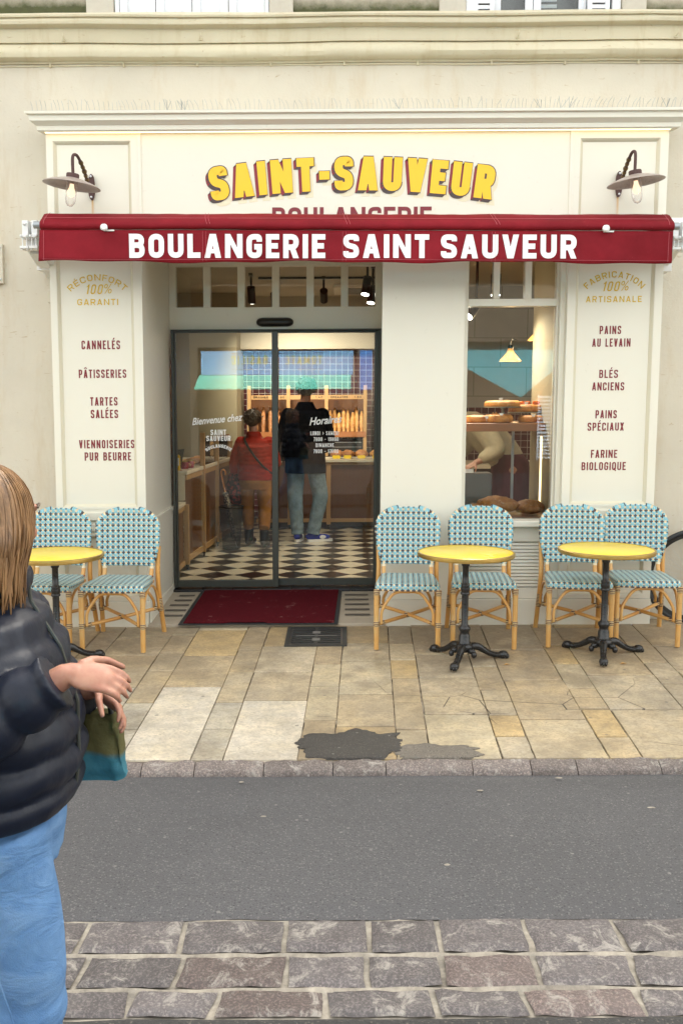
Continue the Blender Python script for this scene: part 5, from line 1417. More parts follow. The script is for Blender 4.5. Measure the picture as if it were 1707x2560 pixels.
# track spotlights under the ceiling
def spot(x, y, z, d, lab, watt=0, ang=70):
    t = thing('track_spotlight', lab, 'spotlight', (x, y, z), group='black track spotlights in the shop')
    d = Vector(d).normalized(); p = Vector((x, y, z))
    m = MB(); m.tube([p-d*.02, p+d*.15], .042, 18); m.build('spot_body', M['black'], t, smooth=40)
    m = MB(); m.tube([p+d*.151, p+d*.154], .035, 18); m.build('lens', M['spotglow'], t, smooth=40)
    m = MB(); m.tube([p, (x, y, 2.955)], .012, 8); m.box(x-.02, x+.02, y-.06, y+.06, 2.93, 2.958); m.build('mount', M['black'], t)
    if watt:
        L = bpy.data.lights.new('spot_lamp', 'SPOT'); L.energy = watt*.19; L.spot_size = R(ang*1.5); L.spot_blend = .8; L.shadow_soft_size = .05; L.color = (1, .88, .70)
        lo = bpy.data.objects.new('spot_lamp', L); COL.objects.link(lo); lo.parent = t; lo.location = d*.18
        lo.rotation_mode = 'QUATERNION'; lo.rotation_quaternion = d.to_track_quat('-Z', 'Y')
q = MB(); q.box(-.9, .9, 3.585, 3.615, 2.935, 2.957); tag(q.build('lighting_track', M['black']), 'black lighting track across the shop ceiling', 'track')
spot(.235, 2.35, 2.78, (-.15, -.25, -1), 'black track spotlight seen through the right transom pane, upper one', 60, 90)
spot(.30, 2.75, 2.74, (-.15, -.25, -1), 'black track spotlight seen through the right transom pane, lower one', 60, 90)
spot(-.95, 3.3, 2.80, (0, .6, -1), 'black track spotlight on the left end of the lighting track', 50, 90)
spot(-.2, 3.6, 2.80, (0, 1.0, -.62), 'black track spotlight aimed at the bread rack', 260, 50)
spot(-.75, 3.9, 2.80, (0, 1.0, -.7), 'black track spotlight lighting the left bay of the bread rack', 190, 50)
spot(1.23, .95, 2.62, (-.05, -.28, -1), 'black spotlight glaring in the middle pane above the display window', 110, 90)
spot(1.12, 1.25, 2.44, (-.55, -.5, -.8), 'black spotlight on an angled arm at the top left of the display window', 60, 90)
spot(2.6, 2.6, 2.8, (-.1, .2, -1), 'black spotlight over the work area behind the display window', 75, 90)

# umbrella in its bin
bn = thing('umbrella_bin', 'round black mesh bin beside the tall counter holding an umbrella', 'bin', (-1.165, 3.2, FZ))
g = G('black_wire_mesh'); tr = g.n.new('ShaderNodeBsdfTransparent'); mx = g.n.new('ShaderNodeMixShader'); mx.inputs[0].default_value = .55
g.l.new(tr.outputs[0], mx.inputs[1]); g.l.new(g.b.outputs[0], mx.inputs[2]); g.l.new(mx.outputs[0], g.n['Material Output'].inputs[0]); M['mesh'] = g.out((.012, .014, .02), .4)
bx_, by_ = -1.165, 3.2
q = MB(); q.lathe([(.092, .0), (.128, .44)], (bx_, by_, FZ+.01), 28, caps=False); q.build('mesh_wall', M['mesh'], bn, smooth=60)
q = MB(); q.lathe([(0, 0), (.094, 0), (.094, .012), (0, .012)], (bx_, by_, FZ+.002), 28, caps=False); q.build('bin_floor', M['black'], bn)
q = MB(); q.tube([(bx_+.128*math.cos(a), by_+.128*math.sin(a), FZ+.45) for a in [i*2*math.pi/28 for i in range(28)]], .006, 8, closed=True); q.build('rim', M['black'], bn, smooth=60)
um = thing('umbrella', 'furled dark patterned umbrella with curved wooden handle standing in the bin', 'umbrella', (bx_, by_, FZ))
A = Vector((bx_+.055, by_-.02, FZ+.03)); B = Vector((bx_-.105, by_+.01, FZ+.80)); dU = (B-A)
g = G('patterned_umbrella_cloth'); n = g.noise(55, 3, .6); M['umbcloth'] = g.out(g.mix(g.ramp(n, .48, .56), (.022, .020, .026), (.26, .21, .14)), .7)
q = MB(); q.tube([A+dU*t for t in (.06, .12, .3, .5, .62, .68, .72, .75)], [.008, .016, .026, .033, .036, .028, .034, .012], 12); q.build('canopy', M['umbcloth'], um, smooth=60)
q = MB(); e = A+dU*.95; q.tube(smoothpath([A+dU*.72, e, e+Vector((-.006, 0, .05)), e+Vector((.012, 0, .078)), e+Vector((.034, 0, .062)), e+Vector((.040, 0, .022))], 5), .0095, 8); q.build('handle', plain('polished_orange_wood', (.42, .17, .045), .25), um, smooth=60)
q = MB(); q.tube([A-dU*.02, A+dU*.07], .004, 6); q.build('tip', M['steel'], um)

# ------------------------------------------------------------------ display window: cake shelf, stands, cakes, loaves
sf = thing('cake_shelf', 'red brown wooden shelf across the display window', 'shelf', (1.2, .6, 1.40))
q = MB(); q.box(.885, 1.543, .38, .95, 1.405, 1.466); q.build('board', M['shelfwood'], sf, bevel=.004)
q = MB(); q.box(1.38, 1.40, .9, .92, .77, 1.405); q.build('steel_leg', M['zinc'], sf)
def stand(x, y, z, r, lab):
    t = thing('cake_stand', lab, 'cake stand', (x, y, 1.466))
    q = MB(); q.lathe([(.0, z), (r-.004, z), (r, z+.002), (r, z+.006), (r-.006, z+.005), (0, z+.004)], (x, y, 0), 40, caps=False); q.build('plate', M['standglass'], t, smooth=40)
    q = MB(); q.lathe([(.055, 1.467), (.052, 1.473), (.020, 1.480), (.012, 1.49), (.012, z-.012), (.024, z)], (x, y, 0), 24); q.build('stem', M['standglass'], t, smooth=50)
M['standglass'] = plain('greenish_pressed_glass', (.30, .34, .30), .08, .1, 8)
stand(1.252, .60, 1.583, .150, 'tall glass cake stand in the middle of the display window')
stand(1.442, .66, 1.540, .143, 'lower glass cake stand at the right of the display window')
def cake(x, y, z, rx, h, lab, seed, flat=True):
    t = MB(); n = 36; rings = []
    for k, (s_, hz) in enumerate(((.90, 0), (1, .12), (1.02, .45), (.97, .8), (.86, .97), (.6, 1.04), (.25, 1.08))):
        rings.append([(x+rx*s_*(1+.05*noise.noise(Vector((math.cos(a)*2, math.sin(a)*2, seed+k*.4))))*math.cos(a), y+rx*s_*math.sin(a)*(1+.05*noise.noise(Vector((math.cos(a)*2, math.sin(a)*2, seed)))), z+h*hz*(1+.10*noise.noise(Vector((math.cos(a)*3*s_, math.sin(a)*3*s_, seed+5))))) for a in [i*2*math.pi/n for i in range(n)]])
    t.rings(rings); return tag(t.build('galette', M['cake'], smooth=60), lab, 'pastry', 'galettes in the display window')
cake(1.247, .60, 1.589, .138, .046, 'large flat galette on the tall cake stand', 1)
cake(1.442, .66, 1.546, .132, .060, 'galette topped with orange fruit pieces on the lower cake stand', 2)
cake(1.205, .52, 1.470, .112, .060, 'powdered brioche crown on the shelf below the tall stand', 3)
cake(1.458, .55, 1.470, .098, .050, 'small galette on the shelf below the lower stand', 4)
cake(1.040, .52, 1.470, .092, .052, 'sugared galette at the left end of the cake shelf', 5)
for k, (x, y) in enumerate(((1.44, .58), (1.50, .60), (1.53, .66), (1.40, .60))):
    t = MB(); t.box(x-.018, x+.018, y-.018, y+.018, 1.602, 1.632); tag(t.build('fruit_piece', plain('orange_candied_fruit', (.70, .16, .02), .25), bevel=.008), ['orange fruit piece in the middle of the fruit galette', 'orange fruit piece right of the middle of the fruit galette', 'orange fruit piece at the right edge of the fruit galette', 'orange fruit piece at the left edge of the fruit galette'][k], 'fruit')
for k, (x, y, z, lab) in enumerate(((1.218, .50, 1.636, 'white marker standing in the large galette on the tall stand'), (1.425, .56, 1.604, 'white marker in the fruit galette'), (1.212, .42, 1.520, 'white marker in the powdered brioche crown'), (1.462, .46, 1.510, 'white marker in the small galette under the lower stand'), (1.105, .45, 1.500, 'white marker at the left end of the cake shelf'))):
    t = MB(); t.prism([(x-.010, z), (x+.010, z), (x+.016, z+.022), (x-.016, z+.022)], 'y', y, y+.002); t.tube([(x, y+.001, z-.02), (x, y+.001, z)], .0015, 5); tag(t.build('price_marker', M['white']), lab, 'price marker', 'white markers in the galettes')
t = MB(); t.prism([(1.165, 1.505), (1.225, 1.505), (1.222, 1.545), (1.205, 1.532), (1.195, 1.552), (1.183, 1.535), (1.168, 1.55)], 'y', .55, .58); tag(t.build('crown_pastry', M['cake'], bevel=.004), 'crown shaped pastry piece standing behind the powdered brioche', 'pastry')
db = thing('display_base', 'low wooden display base behind the window pane', 'display base', (1.2, .5, 0))
q = MB(); q.box(.872, 1.544, .202, 1.0, .0, .765); q.build('cabinet', M['shelfwood'], db)
q = MB(); q.box(.880, .900, .24, .60, .767, 1.06); q.build('side_board', M['oak'], db)
loaf('large_loaf', 'long slashed brown loaf behind the chair in the display window', 'loaf', (1.19, .40, .838), .165, .09, .074, M['crustseed'], 'large loaves in the window', .10, 3, R(-22))
loaf('large_loaf', 'round cracked rye loaf at the right of the display window', 'loaf', (1.435, .38, .822), .115, .10, .064, M['crustdark'], 'large loaves in the window', .13, 8)
loaf('large_loaf', 'seeded loaf end peeping out behind the long slashed loaf', 'loaf', (1.02, .38, .812), .075, .07, .045, M['crustseed'], 'large loaves in the window', .13, 12)
gb = thing('scale_box', 'grey metal box with a small price slip on top behind the window loaves', 'box', (1.08, .9, .77))
q = MB(); q.box(.90, 1.215, .82, .98, .766, 1.055); q.build('casing', plain('grey_metal_casing', (.13, .135, .13), .45, .06), gb, bevel=.012)
q = MB(); q.box(.93, 1.06, .80, .803, 1.058, 1.09); q.build('price_slip', M['white'], gb)
vl = thing('strip_light', 'thin lit vertical strip light on the right cheek of the display window', 'strip light', (1.54, .5, .8))
q = MB(); q.box(1.532, 1.544, .50, .512, .80, 1.36); q.build('diffuser', M['led'], vl)
q = MB(); q.box(1.532, 1.5445, .513, .530, .79, 1.37); q.build('channel', M['oak'], vl)
def pendant(x, y, z, lab):
    t = thing('pendant_lamp', lab, 'lamp', (x, y, z), group='ribbed glass lamps inside the window')
    q = MB(); q.lathe([(.026, .125), (.030, .10), (.040, .075), (.075, .035), (.105, .002), (.105, -.004), (.072, .030), (.036, .070), (.026, .10)], (x, y, z), 28, caps=False); q.build('glass_shade', M['shadeglass'], t, smooth=60)
    q = MB(); q.ell((x, y, z+.062), .028, .028, .036, 14, 8); q.build('light_bulb', M['rack_light'], t, smooth=60)
    q = MB(); q.lathe([(.028, .12), (.030, .135), (.020, .15), (.008, .155)], (x, y, z), 14); q.tube(smoothpath([(x, y, z+.15), (x, y, z+.19), (x+.03, y+.03, z+.21), (x+.12, y+.30, z+.21)], 5), .006, 6); q.build('arm', M['black'], t, smooth=50)
    L = bpy.data.lights.new('pendant_glow', 'POINT'); L.energy = 1.2; L.color = (1, .72, .40); L.shadow_soft_size = .04
    lo = bpy.data.objects.new('pendant_glow', L); COL.objects.link(lo); lo.parent = t; lo.location = (0, 0, -.06)
g = G('amber_ribbed_glass'); tr = g.n.new('ShaderNodeBsdfTranslucent'); tr.inputs[0].default_value = (.85, .62, .34, 1); tp = g.n.new('ShaderNodeBsdfTransparent'); tp.inputs[0].default_value = (1, .85, .6, 1)
m1 = g.n.new('ShaderNodeMixShader'); m1.inputs[0].default_value = .45; m2 = g.n.new('ShaderNodeMixShader'); m2.inputs[0].default_value = .35
g.l.new(tr.outputs[0], m1.inputs[1]); g.l.new(tp.outputs[0], m1.inputs[2]); g.l.new(m1.outputs[0], m2.inputs[1]); g.l.new(g.b.outputs[0], m2.inputs[2]); g.l.new(m2.outputs[0], g.n['Material Output'].inputs[0])
M['shadeglass'] = g.out((.60, .45, .25), .15)
pendant(1.625, 2.5, 2.015, 'ribbed glass lamp glowing in the middle of the display window')
pendant(1.905, 2.55, 2.215, 'ribbed glass lamp cut by the right cheek of the display window')
sl_ = thing('bar_stool', 'dark blue metal stool in the work area behind the display window', 'stool', (1.78, 2.5, FZ))
bm_ = plain('dark_blue_metal', (.012, .045, .10), .35, .1)
q = MB(); q.box(1.63, 1.93, 2.36, 2.66, .855, .885); q.build('seat', bm_, sl_, bevel=.02)
for sx in (-1, 1):
    for sy in (-1, 1):
        q = MB(); q.tube([(1.78+sx*.125, 2.51+sy*.125, .86), (1.78+sx*.18, 2.51+sy*.18, FZ)], .02, 8); q.build('leg', bm_, sl_)
wk = thing('work_bench', 'dark work bench along the far wall behind the display window', 'bench', (2.2, 3.9, FZ))
q = MB(); q.box(1.3, 3.4, 3.5, 4.3, .9, .94); q.build('top', M['worktop'], wk); q = MB(); q.box(1.32, 3.38, 3.55, 4.3, FZ, .9); q.build('cupboards', M['black'], wk)
for k, (x, h_, cc) in enumerate(((1.72, .26, (.20, .40, .05)), (1.9, .22, (.5, .5, .5)), (2.1, .30, (.05, .06, .15)))):
    bt_ = MB(); bt_.lathe([(0, .94), (.04, .94), (.04, .94+h_*.65), (.016, .94+h_*.8), (.016, .94+h_), (0, .94+h_)], (x, 3.62, 0), 14); tag(bt_.build('bottle', plain('bottle_plastic', cc, .3), smooth=50), ['green labelled bottle on the work bench', 'pale squat bottle on the work bench', 'dark tall bottle on the work bench'][k], 'bottle')

# ------------------------------------------------------------------ people
def V3(*a): return Vector(a)
def limb(mb, pts, rad, n=14, k=4):
    """tapering limb through the joints, rounded at both ends"""
    P = smoothpath(pts, k); m = len(P)-1; K = len(rad)-1; rr = []
    for i in range(m+1):
        t = i/m*K; a = min(int(t), K-1); rr.append(rad[a]+(rad[a+1]-rad[a])*(t-a))
    mb.tube(P, rr, n)
    mb.ell(P[0], rr[0], rr[0], rr[0], 12, 8); mb.ell(P[-1], rr[-1], rr[-1], rr[-1], 12, 8)
def trunk(mb, rings, n=28, puff=0, pitch=.07, power=2.3, lean=None):
    """stack of oval sections (z, rx, ry, x, y), optionally quilted into soft rolls"""
    Z = [r[0] for r in rings]; out = []; steps = max(8, int((Z[-1]-Z[0])/.009)) if puff else 26
    for s in range(steps+1):
        z = Z[0]+(Z[-1]-Z[0])*s/steps
        i = max(k for k in range(len(Z)) if Z[k] <= z+1e-9); i = min(i, len(Z)-2); t = (z-Z[i])/(Z[i+1]-Z[i])
        t = t*t*(3-2*t)
        a, b = rings[i], rings[i+1]; q = [a[k]+(b[k]-a[k])*t for k in range(1, 5)]
        row = []
        for j in range(n):
            an = 2*math.pi*j/n; c, s_ = math.cos(an), math.sin(an)
            cc = math.copysign(abs(c)**(2/power), c); ss = math.copysign(abs(s_)**(2/power), s_)
            f = 0
            if puff:
                zz = z + .012*noise.noise(V3(c*1.5, s_*1.5, 3)); ph = abs(math.sin(math.pi*zz/pitch)); f = puff*(ph**.5-.5) + puff*.35*noise.noise(V3(c*4, s_*4, z*14))
            row.append((q[2]+cc*(q[0]+f), q[3]+ss*(q[1]+f), z))
        out.append(row)
    mb.rings(out)
def hand(mb, w, d, nrm, s=1.0, curl=.5, thumb=1):
    """palm, four unequal curling fingers and a thumb; w wrist, d pointing direction, nrm back-of-hand direction"""
    d = d.normalized(); nrm = (nrm-d*nrm.dot(d)).normalized(); sd = d.cross(nrm)
    Mr = Matrix((sd, d, nrm)).transposed()
    mb.ell(w+d*.045*s, .040*s, .055*s, .016*s, 14, 10, rot=Mr)
    mb.ell(w+d*.005*s, .027*s, .03*s, .019*s, 12, 8, rot=Mr)
    for k, (o, ln) in enumerate(((-.0300, .058), (-.0100, .068), (.0100, .064), (.0295, .050))):
        p = w+d*.082*s+sd*(o*s); pts = [p-d*.025*s, p]; a = .18+curl*.25; dirv = d
        for q, f in enumerate((.45, .31, .24)):
            a2 = a*(q+1)*.9; dirv = (d*math.cos(a2)-nrm*math.sin(a2)); pts.append(pts[-1]+dirv*ln*f*s)
        mb.tube(pts, [.0092*s, .0086*s, .0080*s, .0073*s, .0052*s], 10); mb.ell(pts[-1], .006*s, .006*s, .006*s, 8, 6)
    tp = w+d*.018*s-sd*(thumb*.026*s)
    pts = [tp, tp+(d*.5-sd*thumb*.75-nrm*.25)*.034*s, tp+(d*.8-sd*thumb*.85-nrm*.5)*.056*s, tp+(d*1.1-sd*thumb*.75-nrm*.7)*.072*s]
    mb.tube(pts, [.013*s, .0115*s, .0095*s, .0070*s], 10); mb.ell(pts[-1], .0072*s, .0072*s, .0072*s, 8, 6)
def head(mb, c, s=1.0, turn=0, pitch=0):
    """skull, jaw, nose, brow, lips, chin and ears; looks along +Y; c is the middle of the head"""
    Mr = Matrix.Rotation(turn, 3, 'Z') @ Matrix.Rotation(pitch, 3, 'X')
    E = lambda p, rx, ry, rz: mb.ell(c+Mr @ (V3(*p)*s), rx*s, ry*s, rz*s, 18, 12, rot=Mr)
    E((0, -.008, .022), .074, .094, .088); E((0, .020, -.040), .058, .068, .066); E((0, .052, -.082), .030, .028, .022)
    E((0, .080, .030), .045, .018, .014); E((0, .089, -.012), .012, .018, .030); E((0, .101, -.026), .013, .014, .011)
    for x in (-1, 1):
        E((x*.009, .094, -.030), .008, .010, .008); E((x*.034, .066, -.022), .024, .020, .020); E((x*.074, -.006, -.004), .009, .019, .032); E((x*.020, .079, -.052), .012, .010, .007)
    E((x*.031, .0725, .0155), .0145, .0120, .0075); E((x*.031, .0715, -.0025), .0140, .0105, .0060)
    E((0, .084, -.050), .021, .012, .006); E((0, .083, -.060), .018, .012, .0065)
    return Mr
def skin_mat(name, c):
    g = G(name); n = g.ramp(g.noise(42, 4, .6), .3, .7); g.bump(g.noise(300, 3), .08, .001)
    g.b.inputs['Subsurface Weight'].default_value = .12; g.b.inputs['Subsurface Radius'].default_value = (.01, .004, .002)
    return g.out(g.mix(n, (c[0]*.86, c[1]*.70, c[2]*.70), c), .5)
M['skin'] = skin_mat('fair_skin', (.40, .205, .135)); M['skinb'] = skin_mat('tanned_skin', (.34, .18, .11))
def cloth(name, c, rough=.8, var=.25, weave=240, bump=.3, sc_=9, spec=.12):
    g = G(name); n = g.noise(sc_, 6, .65); w = g.noise(weave, 3, .6)
    col = g.mix(g.ramp(n, .3, .7), tuple(x*(1-var) for x in c), tuple(min(1, x*(1+var)) for x in c))
    g.bump(g.math('ADD', g.math('MULTIPLY', n, 2.2), g.math('MULTIPLY', w, .5)), bump, .006)
    return g.out(col, rough, spec=spec)
g = G('black_puffer_nylon'); n = g.noise(22, 5, .6, g.mapping(g.coord(), (1, 1, .5))); g.bump(n, .3, .008)
M['puffer'] = g.out((.006, .009, .020), g.math('ADD', .36, g.math('MULTIPLY', n, .18)), spec=.32)
M['denim'] = cloth('faded_blue_denim', (.13, .25, .46), .85, .22, 420, .4, 7)
g = G('faded_blue_denim_folds'); n = g.noise(7, 6, .65); w = g.noise(420, 3, .6); fo_ = g.noise(5, 4, .55, g.mapping(g.coord(), (1.0, 1.0, 2.2), (.35, .5, 0)), 1.2)
col = g.mix(g.ramp(n, .3, .7), (.09, .19, .38), (.16, .29, .50)); col = g.mix(g.math('MULTIPLY', g.ramp(fo_, .52, .64), .35), col, (.24, .38, .58))
g.bump(g.math('ADD', g.math('MULTIPLY', fo_, 3.0), g.math('MULTIPLY', w, .3)), .45, .010); M['denim'] = g.out(col, .85, spec=.1)
M['paledenim'] = cloth('pale_washed_denim', (.20, .27, .31), .85, .35, 320, .35, 12)
M['redquilt'] = cloth('brick_red_quilted_nylon', (.30, .020, .009), .6, .2, 90, .35, 16)
M['tan'] = cloth('tan_cotton', (.29, .125, .03), .85, .2, 260, .35, 9)
M['coat'] = cloth('near_black_wool', (.004, .005, .008), .95, .3, 220, .4, 9, spec=.03)
M['smock'] = cloth('beige_work_cotton', (.36, .31, .21), .85, .15, 220, .4, 10)
M['apron'] = cloth('dark_plum_apron', (.055, .010, .016), .8, .2, 220, .3, 8)
M['boot'] = plain('black_boot_leather', (.012, .012, .012), .35, .2, 30, .2, 90)
def hairmat(name, a, b):
    g = G(name); n = g.noise(70, 4, .7, g.mapping(g.coord(), (1, 1, .12))); g.bump(n, .6, .003)
    return g.out(g.mix(g.ramp(n, .35, .7), a, b), .42)
M['hairfair'] = hairmat('light_brown_hair', (.10, .048, .018), (.34, .185, .080))
M['hairgrey'] = hairmat('grey_hair', (.10, .10, .10), (.30, .30, .29)); M['hairbrown'] = hairmat('short_brown_hair', (.035, .022, .014), (.13, .085, .05))
def shoe(mb, ank, d, ln=.25, w=.042, h=.075, zb=0):
    d = V3(d[0], d[1], 0).normalized(); s = V3(-d.y, d.x, 0); a = math.atan2(d.y, d.x); Mr = Matrix.Rotation(a, 3, 'Z')
    b = V3(ank[0], ank[1], zb)
    mb.ell(b+d*(ln*.33)+V3(0, 0, .038), ln*.42, w, .036, 16, 8, rot=Mr); mb.ell(b+d*(-.01)+V3(0, 0, .045), ln*.28, w*.85, .045, 16, 8, rot=Mr)
    mb.tube([b+V3(0, 0, .04), V3(ank[0], ank[1], zb+h+.03)], [w*.95, w*.95], 14); mb.ell(b+d*(ln*.52)+V3(0, 0, .028), ln*.18, w*.9, .026, 14, 8, rot=Mr)
def sole(mb, ank, d, ln=.25, w=.044, zb=0, th=.022):
    d = V3(d[0], d[1], 0).normalized(); s = V3(-d.y, d.x, 0); c = V3(ank[0], ank[1], zb)+d*(ln*.28); out = []
    for k in range(28):
        a = 2*math.pi*k/28; x, y = math.cos(a), math.sin(a); out.append(c+d*(x*ln*.52)+s*(y*w*(1.0+.12*x)))
    mb.rings([[p+V3(0, 0, .001) for p in out], [p+V3(0, 0, th) for p in out]])
def tuft(mb, c, rx, ry, rz, n, ln, r, seed, down=0.0, zmin=-.2, fmax=2):
    """short locks scattered over a cap"""
    q = random.Random(seed)
    for _ in range(n):
        u = q.uniform(zmin, 1); a = q.uniform(0, 2*math.pi); s_ = math.sqrt(max(0, 1-u*u)); d = V3(s_*math.cos(a), s_*math.sin(a), u)
        if d.y > fmax: continue
        p = c+V3(d.x*rx, d.y*ry, d.z*rz); t = V3(q.uniform(-1, 1), q.uniform(-1, 1), q.uniform(-1, .6)-down); t = (t-d*t.dot(d)*.75).normalized()
        mb.tube([p-d*.004, p+t*ln*.5+d*.006, p+t*ln], [r, r*.9, r*.25], 5)

# --- passer-by in the street: local +Y is her walking direction (to the right of the picture)
def passer_by():
    t = thing('person', 'woman with light brown hair, black puffer jacket and blue jeans at the left edge', 'person', (0, 0, 0))
    H = V3(0, .012, 1.495); b = MB()
    TURN = R(58); Mr = head(b, H, .98, TURN, R(-6))
    limb(b, [V3(0, -.02, 1.27), V3(0, -.01, 1.36), V3(0, -.008, 1.43)], [.060, .050, .052])
    trunk(b, [(.80, .150, .105, 0, -.01), (.95, .125, .095, 0, 0), (1.10, .140, .105, 0, .005), (1.22, .165, .095, 0, 0), (1.30, .09, .065, 0, -.01)])
    arms = {1: ([V3(.165, -.01, 1.265), V3(.220, .000, 1.095), V3(.185, .205, 1.225)]), -1: ([V3(-.165, -.01, 1.265), V3(-.205, .02, 1.07), V3(-.150, .165, 1.10)])}
    for s, (a, e, w) in arms.items():
        limb(b, [a, a.lerp(e, .5)+V3(s*.006, 0, 0), e], [.046, .042, .036]); limb(b, [e, e.lerp(w, .5), w], [.036, .032, .024])
        hand(b, w+(w-e).normalized()*.012, (V3(0, 1, -.16) if s > 0 else V3(.35, .8, -.5)), (V3(.55, 0, .83) if s > 0 else V3(-.6, 0, .8)), .86, 1.0, thumb=(1 if s > 0 else -1))
    legs = {1: [V3(.085, .035, .86), V3(.092, .090, .47), V3(.085, .060, .09)], -1: [V3(-.085, -.01, .86), V3(-.085, -.10, .47), V3(-.08, -.34, .17)]}
    for s, (h, k, a) in legs.items():
        limb(b, [h, h.lerp(k, .5)+V3(0, .012, 0), k], [.083, .068, .050]); limb(b, [k, k.lerp(a, .4)+V3(0, -.022, 0), a], [.050, .050, .032])
    fuse(b, .0037, 3).build('body', M['skin'], t, smooth=80, local=True)
    for s in (-1, 1):
        q = MB(); p = H+Mr @ (V3(s*.031, .0715, .006)*.98); q.ell(p, .0112, .0112, .0112, 14, 10); q.ell(p+V3(0, .0080, 0), .0055, .0045, .0055, 10, 6, m=1)
        q.build('eye', [plain('eye_white', (.75, .73, .70), .2), plain('brown_iris', (.06, .03, .015), .15)], t, smooth=60, local=True)
        q = MB(); q.tube([H+Mr @ (V3(s*.014, .097, .030)), H+Mr @ V3(s*.034, .092, .037), H+Mr @ V3(s*.052, .074, .030)], [.003, .0035, .002], 6); q.build('eyebrow', M['hairbrown'], t, local=True)
    q = MB(); q.ell(H+Mr @ V3(0, .0925, -.051), .019, .006, .0050, 14, 8); q.ell(H+Mr @ V3(0, .0905, -.0600), .0165, .006, .0055, 14, 8); q.build('lips', skin_mat('rosy_lips', (.45, .14, .12)), t, smooth=60, local=True)
    # jacket
    j = MB()
    trunk(j, [(.905, .196, .158, 0, -.004), (.95, .204, .168, 0, .0), (1.02, .202, .168, 0, .008), (1.14, .202, .158, 0, .008), (1.24, .202, .136, 0, .002), (1.295, .165, .112, 0, -.006), (1.325, .092, .086, 0, -.010), (1.395, .083, .082, 0, -.004)], puff=.021, pitch=.074, n=48)
    for s, (a, e, w) in arms.items():
        P = smoothpath([a+V3(-s*.02, 0, .0), a.lerp(e, .35)+V3(s*.014, 0, 0), e, e.lerp(w, .5), w.lerp(e, .06)], 14); L = len(P)-1
        rr = []
        for i in range(L+1):
            tt = i/L; base = .082-.030*tt; rr.append(base*(1+.30*(abs(math.sin(tt*math.pi*6.5))**.5-.55)+.05*noise.noise(V3(tt*12, s, 2))))
        j.tube(P, rr, 18); j.ell(P[0], .08, .08, .075, 16, 10)
    fuse(j, .0068, 1).build('jacket', M['puffer'], t, smooth=80, local=True)
    z_ = MB(); z_.tube([(0, .168, .93), (0, .178, 1.0), (0, .178, 1.12), (0, .146, 1.235), (0, .088, 1.33), (0, .083, 1.385)], .004, 6); z_.build('zip', M['doorframe'], t, local=True)
    # jeans
    p = MB(); trunk(p, [(.78, .162, .118, 0, .01), (.86, .168, .128, 0, .01), (.98, .150, .112, 0, 0)])
    for s, (h, k, a) in legs.items():
        fw = .004
        P = smoothpath([h+V3(0, 0, .02), h.lerp(k, .5)+V3(0, .014, 0), k, k.lerp(a, .45)+V3(0, -.014, 0), a+V3(0, 0, .012)], 9); L = len(P)-1; rr = []
        for i in range(L+1):
            tt = i/L; base = .098+(.068-.098)*min(1, tt*2) if tt < .5 else .068+(.054-.068)*(tt-.5)*2
            wr = .006*math.sin(tt*58)*math.exp(-((tt-.5)/.13)**2) + .006*math.sin(tt*70)*max(0, tt-.62)*2.6 + .004*math.sin(tt*40)*max(0, .25-tt)*4
            rr.append(base+wr+.003*noise.noise(V3(tt*9, s, 0)))
        p.tube(P, rr, 20)
    fuse(p, .0075, 4).build('jeans', M['denim'], t, smooth=80, local=True)
    q = MB(); q.tube(smoothpath([(.180, .02, .88), (.190, .055, .66), (.163, .088, .47), (.150, .075, .30), (.140, .060, .12)], 5), .0022, 5); q.build('seam', M['denim'], t, local=True)
    for s, (h, k, a) in legs.items():
        q = MB(); shoe(q, (a.x, a.y), (0, 1), .235, .040, .07, a.z-.085); fuse(q, .007, 4).build('shoe', M['boot'], t, smooth=80, local=True)
    # hair: a full cap with locks falling to the collar
    q = MB(); q.ell(H+V3(0, -.020, .024), .088, .100, .096, 24, 14)
    q.ell(H+Matrix.Rotation(TURN, 3, 'Z') @ V3(0, -.055, -.05), .074, .054, .105, 20, 12)
    hq = fuse(q, .008, 3); rr = random.Random(4)
    TR = Matrix.Rotation(TURN, 3, 'Z'); C0 = V3(0, -.016, .010)
    for i in range(950):
        a = rr.uniform(0, 2*math.pi); d = V3(math.cos(a), math.sin(a), 0)
        if d.y > .66: continue
        e = rr.uniform(-.003, .007); pts = []
        for th in (10, 35, 62, 90):
            pts.append(C0+V3(d.x*(.083+e)*math.sin(R(th)), d.y*(.100+e)*math.sin(R(th)), (.103+e)*math.cos(R(th))))
        k = max(0, d.y)
        pts.append(C0+V3(d.x*(.088+e+rr.uniform(0, .008)), d.y*.100-.012, -.055)); pts.append(C0+V3(d.x*(.082+rr.uniform(-.01, .012)), d.y*.092-.018, -.105+rr.uniform(-.02, .01)))
        pts.append(pts[-1]+V3(-d.x*.010+rr.uniform(-.01, .01), rr.uniform(-.012, .008), -rr.uniform(.03, .075)))
        P_ = smoothpath([H+TR @ p for p in pts], 3); hq.tube(P_, [.0025]+[.0034]*(len(P_)-4)+[.0030, .0022, .0007], 4)
    hq.build('hair', M['hairfair'], t, smooth=80, local=True)
    t.location = (-.722, -5.05, RZ+.006); t.rotation_euler.z = R(-90)
    # the cloth bag swinging from her far forearm
    bg_ = thing('shopping_bag', 'olive and turquoise cloth bag hanging from the walking woman\'s forearm', 'bag', (-.49, -4.90, .80))
    g = G('olive_and_turquoise_cloth'); zz = g.xyz(g.coord())[2]
    m_ = g.ramp(g.math('ADD', zz, g.math('MULTIPLY', g.noise(9, 3), .05)), .07, .085); g.bump(g.noise(40, 4), .4, .01)
    mt = g.out(g.mix(m_, (.03, .15, .20), (.10, .09, .028)), .8)
    q = MB(); rows = []
